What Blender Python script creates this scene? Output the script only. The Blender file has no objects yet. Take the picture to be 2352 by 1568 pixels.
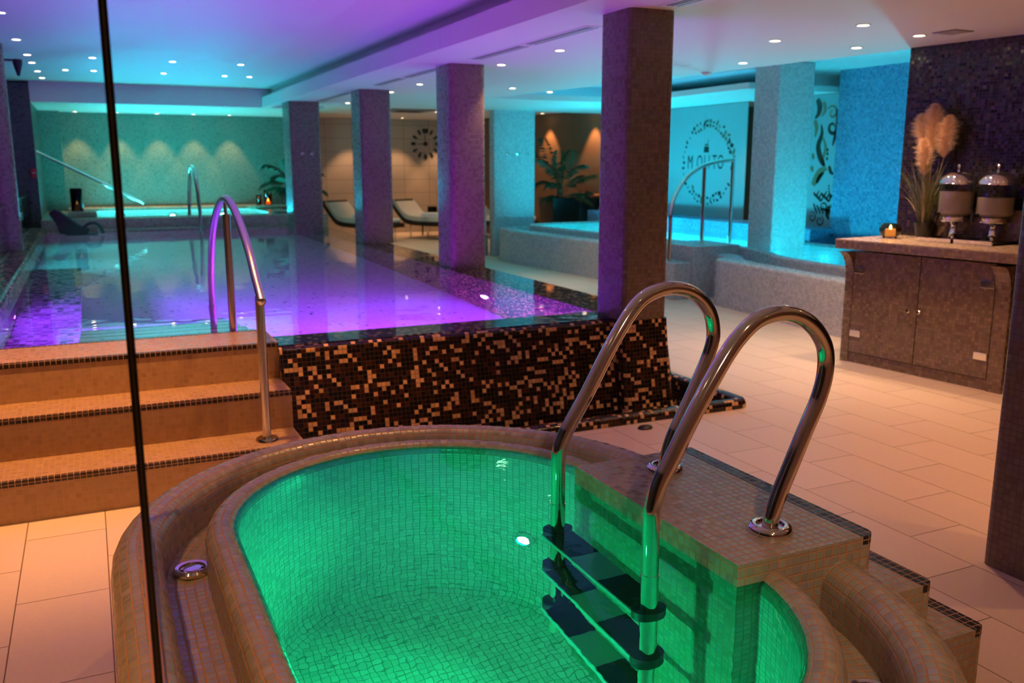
import bpy, bmesh, math, random
from mathutils import Vector, Matrix
random.seed(7)
PI = math.pi
S = bpy.context.scene
COL = S.collection

# ------------------------------------------------------------------ helpers
def dist2(a, b): return math.hypot(a[0]-b[0], a[1]-b[1])

class MB:
    """collects faces with UVs measured in metres; build() links ONE mesh object"""
    def __init__(s): s.v = []; s.f = []; s.uv = []; s.mi = []; s.sm = []
    def face(s, pts, uvs=None, mat=0, smooth=False):
        pts = [Vector(p) for p in pts]
        if uvs is None:
            n = Vector((0, 0, 0))
            for i in range(len(pts)):
                a, b = pts[i], pts[(i+1) % len(pts)]
                n += Vector(((a.y-b.y)*(a.z+b.z), (a.z-b.z)*(a.x+b.x), (a.x-b.x)*(a.y+b.y)))
            ax = max(range(3), key=lambda k: abs(n[k]))
            uvs = [(p.y, p.z) if ax == 0 else (p.x, p.z) if ax == 1 else (p.x, p.y) for p in pts]
        i0 = len(s.v); s.v += [tuple(p) for p in pts]
        s.f.append(tuple(range(i0, i0+len(pts)))); s.uv.append(list(uvs)); s.mi.append(mat); s.sm.append(smooth)
    def box(s, x0, x1, y0, y1, z0, z1, mat=0, skip=''):
        P = lambda a, b, c: (x1 if a else x0, y1 if b else y0, z1 if c else z0)
        F = {'-z': [P(0,0,0), P(0,1,0), P(1,1,0), P(1,0,0)], '+z': [P(0,0,1), P(1,0,1), P(1,1,1), P(0,1,1)],
             '-y': [P(0,0,0), P(1,0,0), P(1,0,1), P(0,0,1)], '+y': [P(1,1,0), P(0,1,0), P(0,1,1), P(1,1,1)],
             '-x': [P(0,1,0), P(0,0,0), P(0,0,1), P(0,1,1)], '+x': [P(1,0,0), P(1,1,0), P(1,1,1), P(1,0,1)]}
        for k, q in F.items():
            if k not in skip.split(): s.face(q, mat=mat)
        return s
    def prism(s, poly, z0, z1, mat=0, bottom=True, top=True, smooth=False):
        n = len(poly); u = 0
        area = sum(poly[i][0]*poly[(i+1) % n][1]-poly[(i+1) % n][0]*poly[i][1] for i in range(n))
        if area < 0: poly = poly[::-1]
        for i in range(n):
            a, b = poly[i], poly[(i+1) % n]; l = dist2(a, b)
            s.face([(*a, z0), (*b, z0), (*b, z1), (*a, z1)], [(u, z0), (u+l, z0), (u+l, z1), (u, z1)], mat, smooth); u += l
        if top: s.face([(*p, z1) for p in poly], mat=mat)
        if bottom: s.face([(*p, z0) for p in poly[::-1]], mat=mat)
        return s
    def xprism(s, poly, x0, x1, mat=0, axis=0):
        """poly in (y,z) extruded along x (axis 0), or poly in (x,z) extruded along y (axis 1)"""
        n = len(poly)
        mk = (lambda t, p: (t, p[0], p[1])) if axis == 0 else (lambda t, p: (p[0], t, p[1]))
        u = 0
        for i in range(n):
            a, b = poly[i], poly[(i+1) % n]; l = dist2(a, b)
            s.face([mk(x0, a), mk(x1, a), mk(x1, b), mk(x0, b)], [(x0, u), (x1, u), (x1, u+l), (x0, u+l)], mat); u += l
        s.face([mk(x1, p) for p in poly], mat=mat); s.face([mk(x0, p) for p in poly[::-1]], mat=mat)
        return s
    def grid(s, rows, us=None, vs=None, closed=False, mat=0, smooth=True):
        """rows: list of equally long point lists; skin between them"""
        nr, nc = len(rows), len(rows[0])
        if vs is None:
            vs = [0]
            for i in range(1, nr): vs.append(vs[-1]+(Vector(rows[i][0])-Vector(rows[i-1][0])).length)
        if us is None:
            us = [0]; mid = rows[nr//2]
            for j in range(1, nc+(1 if closed else 0)): us.append(us[-1]+(Vector(mid[j % nc])-Vector(mid[j-1])).length)
        for i in range(nr-1):
            for j in range(nc if closed else nc-1):
                k = (j+1) % nc
                s.face([rows[i][j], rows[i][k], rows[i+1][k], rows[i+1][j]],
                       [(us[j], vs[i]), (us[j+1], vs[i]), (us[j+1], vs[i+1]), (us[j], vs[i+1])], mat, smooth)
        return s
    def tube(s, path, r, n=16, cap=True, mat=0, closed=False):
        P = [Vector(p) for p in path]; rr = r if hasattr(r, '__len__') else [r]*len(P)
        T = []
        for i in range(len(P)):
            if closed: t = P[(i+1) % len(P)]-P[i-1]
            else: t = P[min(i+1, len(P)-1)]-P[max(i-1, 0)]
            T.append(t.normalized())
        a = Vector((0, 0, 1)) if abs(T[0].z) < .9 else Vector((1, 0, 0))
        N = (a-T[0]*a.dot(T[0])).normalized(); rows = []
        for i in range(len(P)):
            N = (N-T[i]*N.dot(T[i])).normalized(); B = T[i].cross(N)
            rows.append([tuple(P[i]+(N*math.cos(2*PI*k/n)+B*math.sin(2*PI*k/n))*rr[i]) for k in range(n)])
        if closed: rows.append(rows[0])
        s.grid(rows, closed=True, mat=mat)
        if cap and not closed:
            s.face(rows[0][::-1], mat=mat); s.face(rows[-1], mat=mat)
        return s
    def lathe(s, prof, c=(0, 0), n=32, mat=0, smooth=True, sx=1, sy=1):
        rows = [[(c[0]+sx*r*math.cos(2*PI*k/n), c[1]+sy*r*math.sin(2*PI*k/n), z) for k in range(n)] for r, z in prof]
        rmax = max(p[0] for p in prof)
        s.grid(rows, us=[rmax*2*PI*k/n for k in range(n+1)], closed=True, mat=mat, smooth=smooth)
        if prof[0][0] > 1e-5: s.face(rows[0][::-1], mat=mat)
        if prof[-1][0] > 1e-5: s.face(rows[-1], mat=mat)
        return s
    def build(s, name, mat, parent=None, local=False, merge=True, bevel=0, top=False):
        me = bpy.data.meshes.new(name)
        off = Vector((0, 0, 0))
        if parent is not None and not local:
            p = parent
            while p is not None: off += p.location; p = p.parent
        loc = Vector((0, 0, 0))
        if parent is None and not top:
            xs = [v[0] for v in s.v]; ys = [v[1] for v in s.v]; zs = [v[2] for v in s.v]
            loc = Vector(((min(xs)+max(xs))/2, (min(ys)+max(ys))/2, min(zs))); off = loc
        me.from_pydata([tuple(Vector(v)-off) for v in s.v], [], s.f)
        ul = me.uv_layers.new(name='UVMap')
        for p, q in zip(me.polygons, s.uv):
            for li, c in zip(p.loop_indices, q): ul.data[li].uv = c
        me.polygons.foreach_set('use_smooth', s.sm); me.polygons.foreach_set('material_index', s.mi)
        for m in (mat if isinstance(mat, (list, tuple)) else [mat]): me.materials.append(m)
        if merge:
            bm = bmesh.new(); bm.from_mesh(me); bmesh.ops.remove_doubles(bm, verts=bm.verts, dist=1e-5); bm.to_mesh(me); bm.free()
        me.set_sharp_from_angle(angle=.75)
        o = bpy.data.objects.new(name, me); COL.objects.link(o); o.location = loc
        if parent is not None: o.parent = parent
        if bevel:
            b = o.modifiers.new('bevel', 'BEVEL'); b.width = bevel; b.segments = 3; b.limit_method = 'ANGLE'; b.angle_limit = .7
        return o

def tag(o, label=None, cat=None, group=None, kind=None):
    if label: o['label'] = label
    if cat: o['category'] = cat
    if group: o['group'] = group
    if kind: o['kind'] = kind
    return o
def thing(name, label, cat, loc=(0, 0, 0), rotz=0, group=None):
    o = bpy.data.objects.new(name, None); COL.objects.link(o); o.location = loc; o.rotation_euler = (0, 0, rotz)
    o.empty_display_size = .1
    return tag(o, label, cat, group)
def copy_tree(o, parent=None):
    c = o.copy(); COL.objects.link(c)
    if parent is not None: c.parent = parent
    for ch in list(o.children): copy_tree(ch, c)
    return c
def rrect(x0, x1, y0, y1, r, n=6):
    P = []
    for cx, cy, a in ((x1-r, y0+r, -PI/2), (x1-r, y1-r, 0), (x0+r, y1-r, PI/2), (x0+r, y0+r, PI)):
        for k in range(n+1):
            t = a+PI/2*k/n; P.append((cx+r*math.cos(t), cy+r*math.sin(t)))
    return P
def catmull(P, m=8):
    P = [Vector(p) for p in P]; out = []
    for i in range(len(P)-1):
        a, b, c, d = P[max(i-1, 0)], P[i], P[i+1], P[min(i+2, len(P)-1)]
        for k in range(m):
            t = k/m
            out.append(.5*((2*b)+(c-a)*t+(2*a-5*b+4*c-d)*t*t+(3*b-a-3*c+d)*t*t*t))
    out.append(P[-1]); return [tuple(p) for p in out]
def smooth2(P, it=3):
    for _ in range(it):
        Q = []
        for i in range(len(P)):
            a, b = P[i], P[(i+1) % len(P)]
            Q += [(a[0]*.75+b[0]*.25, a[1]*.75+b[1]*.25), (a[0]*.25+b[0]*.75, a[1]*.25+b[1]*.75)]
        P = Q
    return P
def ringfill(mb, A, B, z, mat=0, up=True):
    """flat face between loop A and optional hole loop B at height z"""
    bm = bmesh.new(); E = []
    for L in ([A, B] if B else [A]):
        vs = [bm.verts.new((p[0], p[1], z)) for p in L]
        E += [bm.edges.new((vs[i], vs[(i+1) % len(vs)])) for i in range(len(vs))]
    bmesh.ops.triangle_fill(bm, edges=E, use_beauty=True)
    for f in bm.faces:
        q = [tuple(v.co) for v in f.verts]
        if (f.normal.z < 0) == up: q = q[::-1]
        mb.face(q, mat=mat)
    bm.free()

# ------------------------------------------------------------------ materials
def nodes(name):
    m = bpy.data.materials.new(name); m.use_nodes = True; nt = m.node_tree; nt.nodes.clear()
    out = nt.nodes.new('ShaderNodeOutputMaterial'); return m, nt, out
def N(nt, t, **kw):
    n = nt.nodes.new('ShaderNode'+t)
    for k, v in kw.items(): setattr(n, k, v)
    return n
def math_(nt, op, a, b=None, c=None):
    n = N(nt, 'Math', operation=op)
    for i, x in enumerate((a, b, c)):
        if x is None: continue
        if isinstance(x, (int, float)): n.inputs[i].default_value = x
        else: nt.links.new(x, n.inputs[i])
    return n.outputs[0]
def vmath(nt, op, a, b=None, scale=None):
    n = N(nt, 'VectorMath', operation=op)
    for i, x in enumerate((a, b)):
        if x is None: continue
        if isinstance(x, (tuple, list)): n.inputs[i].default_value = x
        else: nt.links.new(x, n.inputs[i])
    if scale is not None: n.inputs['Scale'].default_value = scale
    return n.outputs[0]
def mixc(nt, fac, a, b, typ='MIX'):
    n = N(nt, 'MixRGB', blend_type=typ)
    for i, x in enumerate((fac, a, b)):
        if isinstance(x, (int, float)): n.inputs[i].default_value = x
        elif isinstance(x, (tuple, list)): n.inputs[i].default_value = (*x[:3], 1)
        else: nt.links.new(x, n.inputs[i])
    return n.outputs[0]
def plain(name, col, rough=.5, metal=0, spec=.5, noise=0, nscale=20, emit=None, estr=0, coat=0, trans=0, alpha=1, sheen=0):
    m, nt, out = nodes(name); b = N(nt, 'BsdfPrincipled'); nt.links.new(b.outputs[0], out.inputs[0])
    b.inputs['Base Color'].default_value = (*col, 1); b.inputs['Roughness'].default_value = rough
    b.inputs['Metallic'].default_value = metal; b.inputs['Specular IOR Level'].default_value = spec
    b.inputs['Coat Weight'].default_value = coat; b.inputs['Transmission Weight'].default_value = trans
    b.inputs['Sheen Weight'].default_value = sheen
    if noise:
        tc = N(nt, 'TexCoord'); nz = N(nt, 'TexNoise'); nz.inputs['Scale'].default_value = nscale; nz.inputs['Detail'].default_value = 4
        nt.links.new(tc.outputs['Object'], nz.inputs['Vector'])
        r = N(nt, 'MapRange'); r.inputs['To Min'].default_value = 1-noise; r.inputs['To Max'].default_value = 1+noise
        nt.links.new(nz.outputs[0], r.inputs['Value'])
        c = mixc(nt, 1, (*col,), r.outputs[0], 'MULTIPLY'); nt.links.new(c, b.inputs['Base Color'])
        rr = N(nt, 'MapRange'); rr.inputs['To Min'].default_value = max(.02, rough-.06); rr.inputs['To Max'].default_value = min(1, rough+.06)
        nt.links.new(nz.outputs[0], rr.inputs['Value']); nt.links.new(rr.outputs[0], b.inputs['Roughness'])
    if emit: b.inputs['Emission Color'].default_value = (*emit, 1); b.inputs['Emission Strength'].default_value = estr
    return m
def mosaic(name, palette, grout, pitch=.025, gw=.1, rough=.25, grough=.8, tilt=.05, vari=.18, spec=.5, bump=0, pv=None, smallmix=0, coat=0):
    """square glass tiles on the metric UV map; palette = [(share, colour), ...]"""
    m, nt, out = nodes(name); L = nt.links.new
    b = N(nt, 'BsdfPrincipled'); L(b.outputs[0], out.inputs[0])
    uv = N(nt, 'UVMap'); sp = N(nt, 'SeparateXYZ'); L(uv.outputs[0], sp.inputs[0])
    u = math_(nt, 'DIVIDE', sp.outputs[0], pitch); v = math_(nt, 'DIVIDE', sp.outputs[1], pv or pitch)
    fu, fv = math_(nt, 'FLOOR', u), math_(nt, 'FLOOR', v)
    cu, cv = math_(nt, 'SUBTRACT', u, fu), math_(nt, 'SUBTRACT', v, fv)
    cell = N(nt, 'CombineXYZ'); L(fu, cell.inputs[0]); L(fv, cell.inputs[1])
    wn = N(nt, 'TexWhiteNoise', noise_dimensions='2D'); L(cell.outputs[0], wn.inputs['Vector'])
    cell2 = vmath(nt, 'ADD', cell.outputs[0], (37.3, 11.7, 0))
    wn2 = N(nt, 'TexWhiteNoise', noise_dimensions='2D'); L(cell2, wn2.inputs['Vector'])
    cr = N(nt, 'ValToRGB'); cr.color_ramp.interpolation = 'CONSTANT'
    el = cr.color_ramp.elements; tot = sum(p[0] for p in palette); acc = 0
    while len(el) < len(palette): el.new(.5)
    for e, (w, c) in zip(el, palette): e.position = acc/tot; e.color = (*c, 1); acc += w
    L(wn.outputs['Value'], cr.inputs[0])
    mr = N(nt, 'MapRange'); mr.inputs['To Min'].default_value = 1-vari; mr.inputs['To Max'].default_value = 1+vari
    L(wn2.outputs['Value'], mr.inputs['Value'])
    tc = mixc(nt, 1, cr.outputs[0], mr.outputs[0], 'MULTIPLY')
    du = math_(nt, 'MINIMUM', cu, math_(nt, 'SUBTRACT', 1, cu)); dv = math_(nt, 'MINIMUM', cv, math_(nt, 'SUBTRACT', 1, cv))
    d = math_(nt, 'MINIMUM', du, dv)
    mk = N(nt, 'MapRange'); mk.inputs['From Min'].default_value = gw*.35; mk.inputs['From Max'].default_value = gw*.65
    L(d, mk.inputs['Value']); mask = mk.outputs[0]           # 1 on tile, 0 on grout
    gn = N(nt, 'TexNoise'); gn.inputs['Scale'].default_value = 9; L(uv.outputs[0], gn.inputs['Vector'])
    gm = N(nt, 'MapRange'); gm.inputs['To Min'].default_value = .75; gm.inputs['To Max'].default_value = 1.2; L(gn.outputs[0], gm.inputs['Value'])
    gc = mixc(nt, 1, grout, gm.outputs[0], 'MULTIPLY')
    L(mixc(nt, mask, gc, tc), b.inputs['Base Color'])
    rt = N(nt, 'MapRange'); rt.inputs['To Min'].default_value = rough*.7; rt.inputs['To Max'].default_value = rough*1.4; L(wn2.outputs['Value'], rt.inputs['Value'])
    rm = N(nt, 'Mix'); rm.inputs[2].default_value = grough; L(mask, rm.inputs[0]); L(rt.outputs[0], rm.inputs[3]); L(rm.outputs[0], b.inputs['Roughness'])
    b.inputs['Specular IOR Level'].default_value = spec; b.inputs['Coat Weight'].default_value = coat
    geo = N(nt, 'NewGeometry'); base = geo.outputs['Normal']
    if bump:
        bp = N(nt, 'Bump'); bp.inputs['Distance'].default_value = bump; bp.inputs['Strength'].default_value = .8; L(mask, bp.inputs['Height']); base = bp.outputs[0]
    if tilt:
        j = vmath(nt, 'SUBTRACT', wn2.outputs['Color'], (.5, .5, .5)); j = vmath(nt, 'SCALE', j, scale=tilt)
        L(vmath(nt, 'NORMALIZE', vmath(nt, 'ADD', base, j)), b.inputs['Normal'])
    elif bump: L(base, b.inputs['Normal'])
    return m
def water_mat(name, tint=(1, 1, 1), scale=3.0, bump=.02, rough=0.0, detail=2):
    m, nt, out = nodes(name); L = nt.links.new
    g = N(nt, 'BsdfGlass'); g.inputs['IOR'].default_value = 1.333; g.inputs['Roughness'].default_value = rough; g.inputs['Color'].default_value = (*tint, 1)
    tc = N(nt, 'TexCoord'); nz = N(nt, 'TexNoise'); nz.inputs['Scale'].default_value = scale; nz.inputs['Detail'].default_value = detail
    L(tc.outputs['Object'], nz.inputs['Vector'])
    bp = N(nt, 'Bump'); bp.inputs['Distance'].default_value = bump; bp.inputs['Strength'].default_value = 1; L(nz.outputs[0], bp.inputs['Height']); L(bp.outputs[0], g.inputs['Normal'])
    L(g.outputs[0], out.inputs[0]); return m
def clear_water(name, tint=(.85, 1, 1), scale=4, bump=.01):
    m, nt, out = nodes(name); L = nt.links.new
    t = N(nt, 'BsdfTransparent'); t.inputs[0].default_value = (*tint, 1)
    g = N(nt, 'BsdfGlossy'); g.inputs['Roughness'].default_value = .02
    tc = N(nt, 'TexCoord'); nz = N(nt, 'TexNoise'); nz.inputs['Scale'].default_value = scale; L(tc.outputs['Object'], nz.inputs['Vector'])
    bp = N(nt, 'Bump'); bp.inputs['Distance'].default_value = bump; L(nz.outputs[0], bp.inputs['Height']); L(bp.outputs[0], g.inputs['Normal'])
    f = N(nt, 'LayerWeight'); L(bp.outputs[0], f.inputs['Normal'])
    mx = N(nt, 'MixShader'); L(math_(nt, 'MULTIPLY_ADD', math_(nt, 'POWER', f.outputs['Facing'], 5), .96, .02), mx.inputs[0]); L(t.outputs[0], mx.inputs[1]); L(g.outputs[0], mx.inputs[2]); L(mx.outputs[0], out.inputs[0]); return m
def clear_glass(name, tint=(.9, .95, .93), rough=0.0, refl=1.0):
    m, nt, out = nodes(name); L = nt.links.new
    t = N(nt, 'BsdfTransparent'); t.inputs[0].default_value = (*tint, 1)
    g = N(nt, 'BsdfGlossy'); g.inputs['Roughness'].default_value = rough
    f = N(nt, 'LayerWeight')
    mx = N(nt, 'MixShader'); L(math_(nt, 'MULTIPLY_ADD', math_(nt, 'POWER', f.outputs['Facing'], 5), .94*refl, .04*refl), mx.inputs[0]); L(t.outputs[0], mx.inputs[1]); L(g.outputs[0], mx.inputs[2])
    L(mx.outputs[0], out.inputs[0]); return m
def emis(name, col, st):
    m, nt, out = nodes(name); e = N(nt, 'Emission'); e.inputs[0].default_value = (*col, 1); e.inputs[1].default_value = st
    nt.links.new(e.outputs[0], out.inputs[0]); return m
def floor_tiles():
    m, nt, out = nodes('floor_porcelain'); L = nt.links.new
    b = N(nt, 'BsdfPrincipled'); L(b.outputs[0], out.inputs[0])
    uv = N(nt, 'UVMap'); sp = N(nt, 'SeparateXYZ'); L(uv.outputs[0], sp.inputs[0])
    r = math_(nt, 'DIVIDE', math_(nt, 'ADD', sp.outputs[0], .04), .3); fr = math_(nt, 'FLOOR', r)
    odd = math_(nt, 'MODULO', math_(nt, 'ADD', fr, 100), 2)
    v = math_(nt, 'ADD', math_(nt, 'DIVIDE', math_(nt, 'SUBTRACT', sp.outputs[1], 3.045), .6), math_(nt, 'MULTIPLY', odd, .5))
    fv = math_(nt, 'FLOOR', v)
    cu, cv = math_(nt, 'SUBTRACT', r, fr), math_(nt, 'SUBTRACT', v, fv)
    du = math_(nt, 'MULTIPLY', math_(nt, 'MINIMUM', cu, math_(nt, 'SUBTRACT', 1, cu)), .3)
    dv = math_(nt, 'MULTIPLY', math_(nt, 'MINIMUM', cv, math_(nt, 'SUBTRACT', 1, cv)), .6)
    mk = N(nt, 'MapRange'); mk.inputs['From Min'].default_value = .0012; mk.inputs['From Max'].default_value = .0024
    L(math_(nt, 'MINIMUM', du, dv), mk.inputs['Value'])
    cell = N(nt, 'CombineXYZ'); L(fr, cell.inputs[0]); L(fv, cell.inputs[1])
    wn = N(nt, 'TexWhiteNoise', noise_dimensions='2D'); L(cell.outputs[0], wn.inputs['Vector'])
    nz = N(nt, 'TexNoise'); nz.inputs['Scale'].default_value = 60; nz.inputs['Detail'].default_value = 6; L(uv.outputs[0], nz.inputs['Vector'])
    k = math_(nt, 'ADD', math_(nt, 'MULTIPLY', wn.outputs['Value'], .07), math_(nt, 'MULTIPLY', nz.outputs[0], .1))
    mr = math_(nt, 'ADD', k, .9)
    c = mixc(nt, 1, (.72, .58, .44), mr, 'MULTIPLY')
    L(mixc(nt, mk.outputs[0], (.22, .13, .08), c), b.inputs['Base Color'])
    b.inputs['Roughness'].default_value = .42; b.inputs['Specular IOR Level'].default_value = .4
    bp = N(nt, 'Bump'); bp.inputs['Distance'].default_value = .0015; L(mk.outputs[0], bp.inputs['Height']); L(bp.outputs[0], b.inputs['Normal'])
    return m
def wall_panels():
    m, nt, out = nodes('wall_large_tiles'); L = nt.links.new
    b = N(nt, 'BsdfPrincipled'); L(b.outputs[0], out.inputs[0])
    uv = N(nt, 'UVMap'); br = N(nt, 'TexBrick'); L(uv.outputs[0], br.inputs['Vector']); br.offset = 0
    br.inputs['Scale'].default_value = 1; br.inputs['Brick Width'].default_value = .6; br.inputs['Row Height'].default_value = .3; br.inputs['Mortar Size'].default_value = .004
    br.inputs['Color1'].default_value = (.50, .42, .33, 1); br.inputs['Color2'].default_value = (.46, .39, .31, 1); br.inputs['Mortar'].default_value = (.16, .12, .09, 1)
    L(br.outputs[0], b.inputs['Base Color']); b.inputs['Roughness'].default_value = .3
    return m

TAN, BROWN, BLACK = (.62, .36, .165), (.026, .007, .003), (.004, .003, .004)
M = {}
M['paint'] = plain('ceiling_paint', (.80, .80, .80), .6, noise=.015, nscale=3)
M['floor'] = floor_tiles()
M['panel'] = wall_panels()
M['steps'] = mosaic('beige_step_mosaic', [(8, (.38, .235, .12)), (2, (.345, .21, .105)), (2, (.41, .255, .135))], (.44, .28, .15), tilt=.02, vari=.03, rough=.3, gw=.09)
M['dark_nose'] = mosaic('dark_nosing_tile', [(3, (.012, .009, .012)), (1, (.03, .016, .014))], (.5, .3, .18), rough=.2, tilt=.06)
M['navy_nose'] = mosaic('navy_nosing_tile', [(3, (.006, .008, .015)), (1, (.009, .012, .024))], (.50, .28, .15), rough=.3, tilt=.04, bump=.001, gw=.12, spec=.3)
M['mix'] = mosaic('dark_mixed_mosaic', [(17, TAN), (5, (.60, .32, .14)), (26, BROWN), (10, (.05, .014, .006)), (52, BLACK)], (.045, .022, .014), rough=.18, tilt=.06, vari=.2, bump=.001, gw=.09)
M['pool_floor'] = mosaic('white_pool_mosaic', [(55, (.80, .78, .80)), (40, (.74, .72, .76)), (1.4, (.08, .05, .1))], (.62, .6, .64), rough=.3, tilt=0, vari=.05, gw=.08)
M['pool_mix'] = mosaic('pool_mixed_mosaic', [(30, (.62, .55, .55)), (25, (.35, .28, .30)), (28, (.03, .02, .03)), (20, (.5, .42, .42))], (.3, .25, .25), rough=.3, tilt=0, vari=.15, pitch=.04, pv=.04)
M['plunge'] = mosaic('grey_green_mosaic', [(6, (.36, .35, .28)), (3, (.325, .325, .265)), (2, (.39, .365, .31)), (1, (.40, .375, .29)), (1, (.35, .33, .33))], (.58, .29, .13), rough=.27, tilt=.06, vari=.07, bump=.0012, gw=.14, spec=.5)
M['plunge_in'] = mosaic('plunge_basin_mosaic', [(6, (.62, .70, .64)), (3, (.56, .64, .58)), (2, (.66, .72, .66))], (.24, .28, .24), rough=.3, tilt=.02, vari=.04, gw=.11)
M['column'] = mosaic('taupe_column_mosaic', [(6, (.165, .122, .098)), (3, (.148, .108, .086)), (2, (.182, .136, .108))], (.10, .07, .052), rough=.3, tilt=.05, vari=.08, gw=.09)
M['whirl'] = mosaic('pale_grey_mosaic', [(6, (.52, .52, .53)), (3, (.47, .47, .49)), (2, (.57, .55, .54))], (.30, .30, .33), rough=.28, tilt=.08, vari=.12, gw=.12)
M['whirl_in'] = mosaic('white_whirl_mosaic', [(1, (.78, .82, .84))], (.66, .7, .72), rough=.3, tilt=0, vari=.05, gw=.1)
M['darkwall'] = mosaic('dark_shimmer_mosaic', [(6, (.020, .015, .020)), (3, (.032, .02, .018)), (2, (.016, .014, .026)), (1, (.06, .038, .028))], (.028, .018, .014), rough=.22, tilt=.14, vari=.3, gw=.1, spec=.6)
M['counter'] = mosaic('brown_counter_mosaic', [(6, (.20, .14, .10)), (3, (.17, .12, .09)), (2, (.235, .165, .115))], (.12, .075, .05), rough=.25, tilt=.12, vari=.2, gw=.1)
M['counter_top'] = mosaic('pale_counter_mosaic', [(1, (.50, .36, .24)), (1, (.46, .33, .22))], (.42, .29, .19), rough=.25, tilt=.02, vari=.06, gw=.1)
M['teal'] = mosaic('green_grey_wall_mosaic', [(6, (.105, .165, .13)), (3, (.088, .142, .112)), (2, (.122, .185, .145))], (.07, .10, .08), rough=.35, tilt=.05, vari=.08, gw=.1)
M['pier_tile'] = mosaic('dark_green_pier_mosaic', [(6, (.055, .075, .07)), (3, (.04, .06, .055))], (.03, .04, .04), rough=.35, tilt=.06, vari=.2)
M['spa'] = mosaic('sand_spa_mosaic', [(6, (.36, .30, .22)), (3, (.31, .26, .19))], (.26, .21, .15), rough=.3, tilt=.08, vari=.15)
M['blue'] = mosaic('blue_wall_mosaic', [(6, (.10, .27, .44)), (3, (.07, .21, .38)), (2, (.14, .32, .48))], (.08, .2, .34), rough=.35, tilt=.08, vari=.22)
M['irid'] = mosaic('iridescent_column_mosaic', [(8, (.24, .24, .24)), (2, (.30, .24, .42)), (2, (.22, .38, .34)), (1, (.6, .6, .5))], (.16, .15, .15), rough=.25, tilt=.25, vari=.3, spec=.8)
M['tread'] = plain('ladder_tread_plastic', (.5, .48, .5), .4)
M['warmwall'] = plain('warm_painted_wall', (.62, .40, .24), .6)
M['steel'] = plain('polished_steel', (.80, .75, .69), .08, 1)
M['brushed'] = plain('brushed_steel', (.70, .67, .64), .26, 1)
M['chrome'] = plain('chrome', (.86, .84, .82), .05, 1)
M['black'] = plain('black_rubber', (.012, .012, .013), .45)
M['blackgloss'] = plain('black_lacquer', (.01, .01, .011), .2)
M['pot'] = plain('black_plant_pot', (.014, .013, .013), .35)
M['cushion'] = plain('cream_cushion', (.78, .72, .62), .85, noise=.05, nscale=8)
M['towel'] = plain('white_towel', (.72, .76, .78), .95, noise=.06, nscale=60)
M['leaf'] = plain('dark_palm_leaf', (.025, .055, .022), .5, noise=.3, nscale=6)
M['grass'] = plain('dry_green_grass', (.16, .17, .055), .55, noise=.35, nscale=9)
M['grass_dry'] = plain('straw_grass', (.46, .36, .19), .6, noise=.2, nscale=9)
M['plume'] = plain('pampas_plume', (.92, .66, .42), .9, sheen=.2)
M['wax'] = plain('candle_wax', (.9, .55, .25), .5, emit=(1, .42, .1), estr=1.3)
M['flame'] = emis('candle_flame', (1, .62, .22), 60)
M['flame_soft'] = emis('lantern_flame', (1, .50, .12), 38)
M['lamp'] = emis('downlight_lens', (1, .74, .46), 28)
M['lamp_cool'] = emis('pool_downlight_lens', (1, .80, .62), 22)
M['trim'] = plain('white_downlight_ring', (.75, .74, .72), .35)
M['vent'] = plain('grey_vent', (.22, .21, .22), .5)
M['ventdark'] = plain('vent_slot', (.02, .02, .02), .6)
M['glass'] = clear_glass('clear_glass', (.96, .98, .97))
M['smoke_glass'] = clear_glass('smoked_glass', (.66, .56, .44))
M['lantern_glass'] = clear_glass('dark_lantern_glass', (.10, .09, .08))
M['amber_glass'] = clear_glass('amber_lantern_glass', (.75, .38, .2))
M['glass_edge'] = plain('glass_edge', (.014, .018, .012), .12)
M['edge_glint'] = plain('glass_edge_glint', (.10, .085, .045), .3)
M['frost'] = None
M['decal'] = plain('clear_cut_pattern', (.028, .022, .02), .12)
M['decal_warm'] = plain('clear_cut_pattern_warm', (.22, .13, .085), .15)
M['liquid'] = plain('cloudy_drink', (.46, .35, .27), .35, spec=.3)
M['orange'] = plain('orange_slice', (.75, .16, .03), .4)
M['wood'] = plain('dark_brown_frame', (.022, .014, .010), .35)
M['leather'] = plain('rust_leather', (.26, .075, .025), .45, noise=.1, nscale=12)
M['brownwall'] = plain('brown_wall', (.16, .085, .045), .5, noise=.12, nscale=2)
M['red'] = plain('red_plastic', (.5, .03, .02), .4)
M['whiteplastic'] = plain('white_plastic', (.7, .7, .7), .5)
M['silicone'] = plain('amber_silicone', (.55, .27, .10), .45)
m, nt, out = nodes('frosted_glass'); b = N(nt, 'BsdfPrincipled'); t = N(nt, 'BsdfTranslucent'); t.inputs[0].default_value = (.7, .8, .82, 1)
b.inputs['Base Color'].default_value = (.36, .46, .50, 1); b.inputs['Roughness'].default_value = .28; mx = N(nt, 'MixShader'); mx.inputs[0].default_value = .35
nt.links.new(b.outputs[0], mx.inputs[1]); nt.links.new(t.outputs[0], mx.inputs[2]); nt.links.new(mx.outputs[0], out.inputs[0]); M['frost'] = m
M['water'] = water_mat('pool_water', (.97, .985, 1), 2.2, .003)
M['water_plunge'] = water_mat('plunge_water', (.22, 1, .78), 7, .0016, detail=3)
M['water_spa'] = clear_water('spa_water', (.8, 1, 1), 4, .008)
M['purple_lamp'] = emis('purple_lamp_lens', (.62, .12, 1), 30)
M['white_lamp'] = emis('pool_lamp_lens', (.8, 1, .85), 40)
M['cyan_lamp'] = emis('whirl_lamp_lens', (.55, .95, 1), 30)
M['led_cyan'] = emis('led_strip_cyan', (.05, .62, 1), 7)
M['led_teal'] = emis('led_strip_teal', (.02, .75, .9), 6)
M['led_purple'] = emis('led_strip_purple', (.35, .06, 1), 5)

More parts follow.
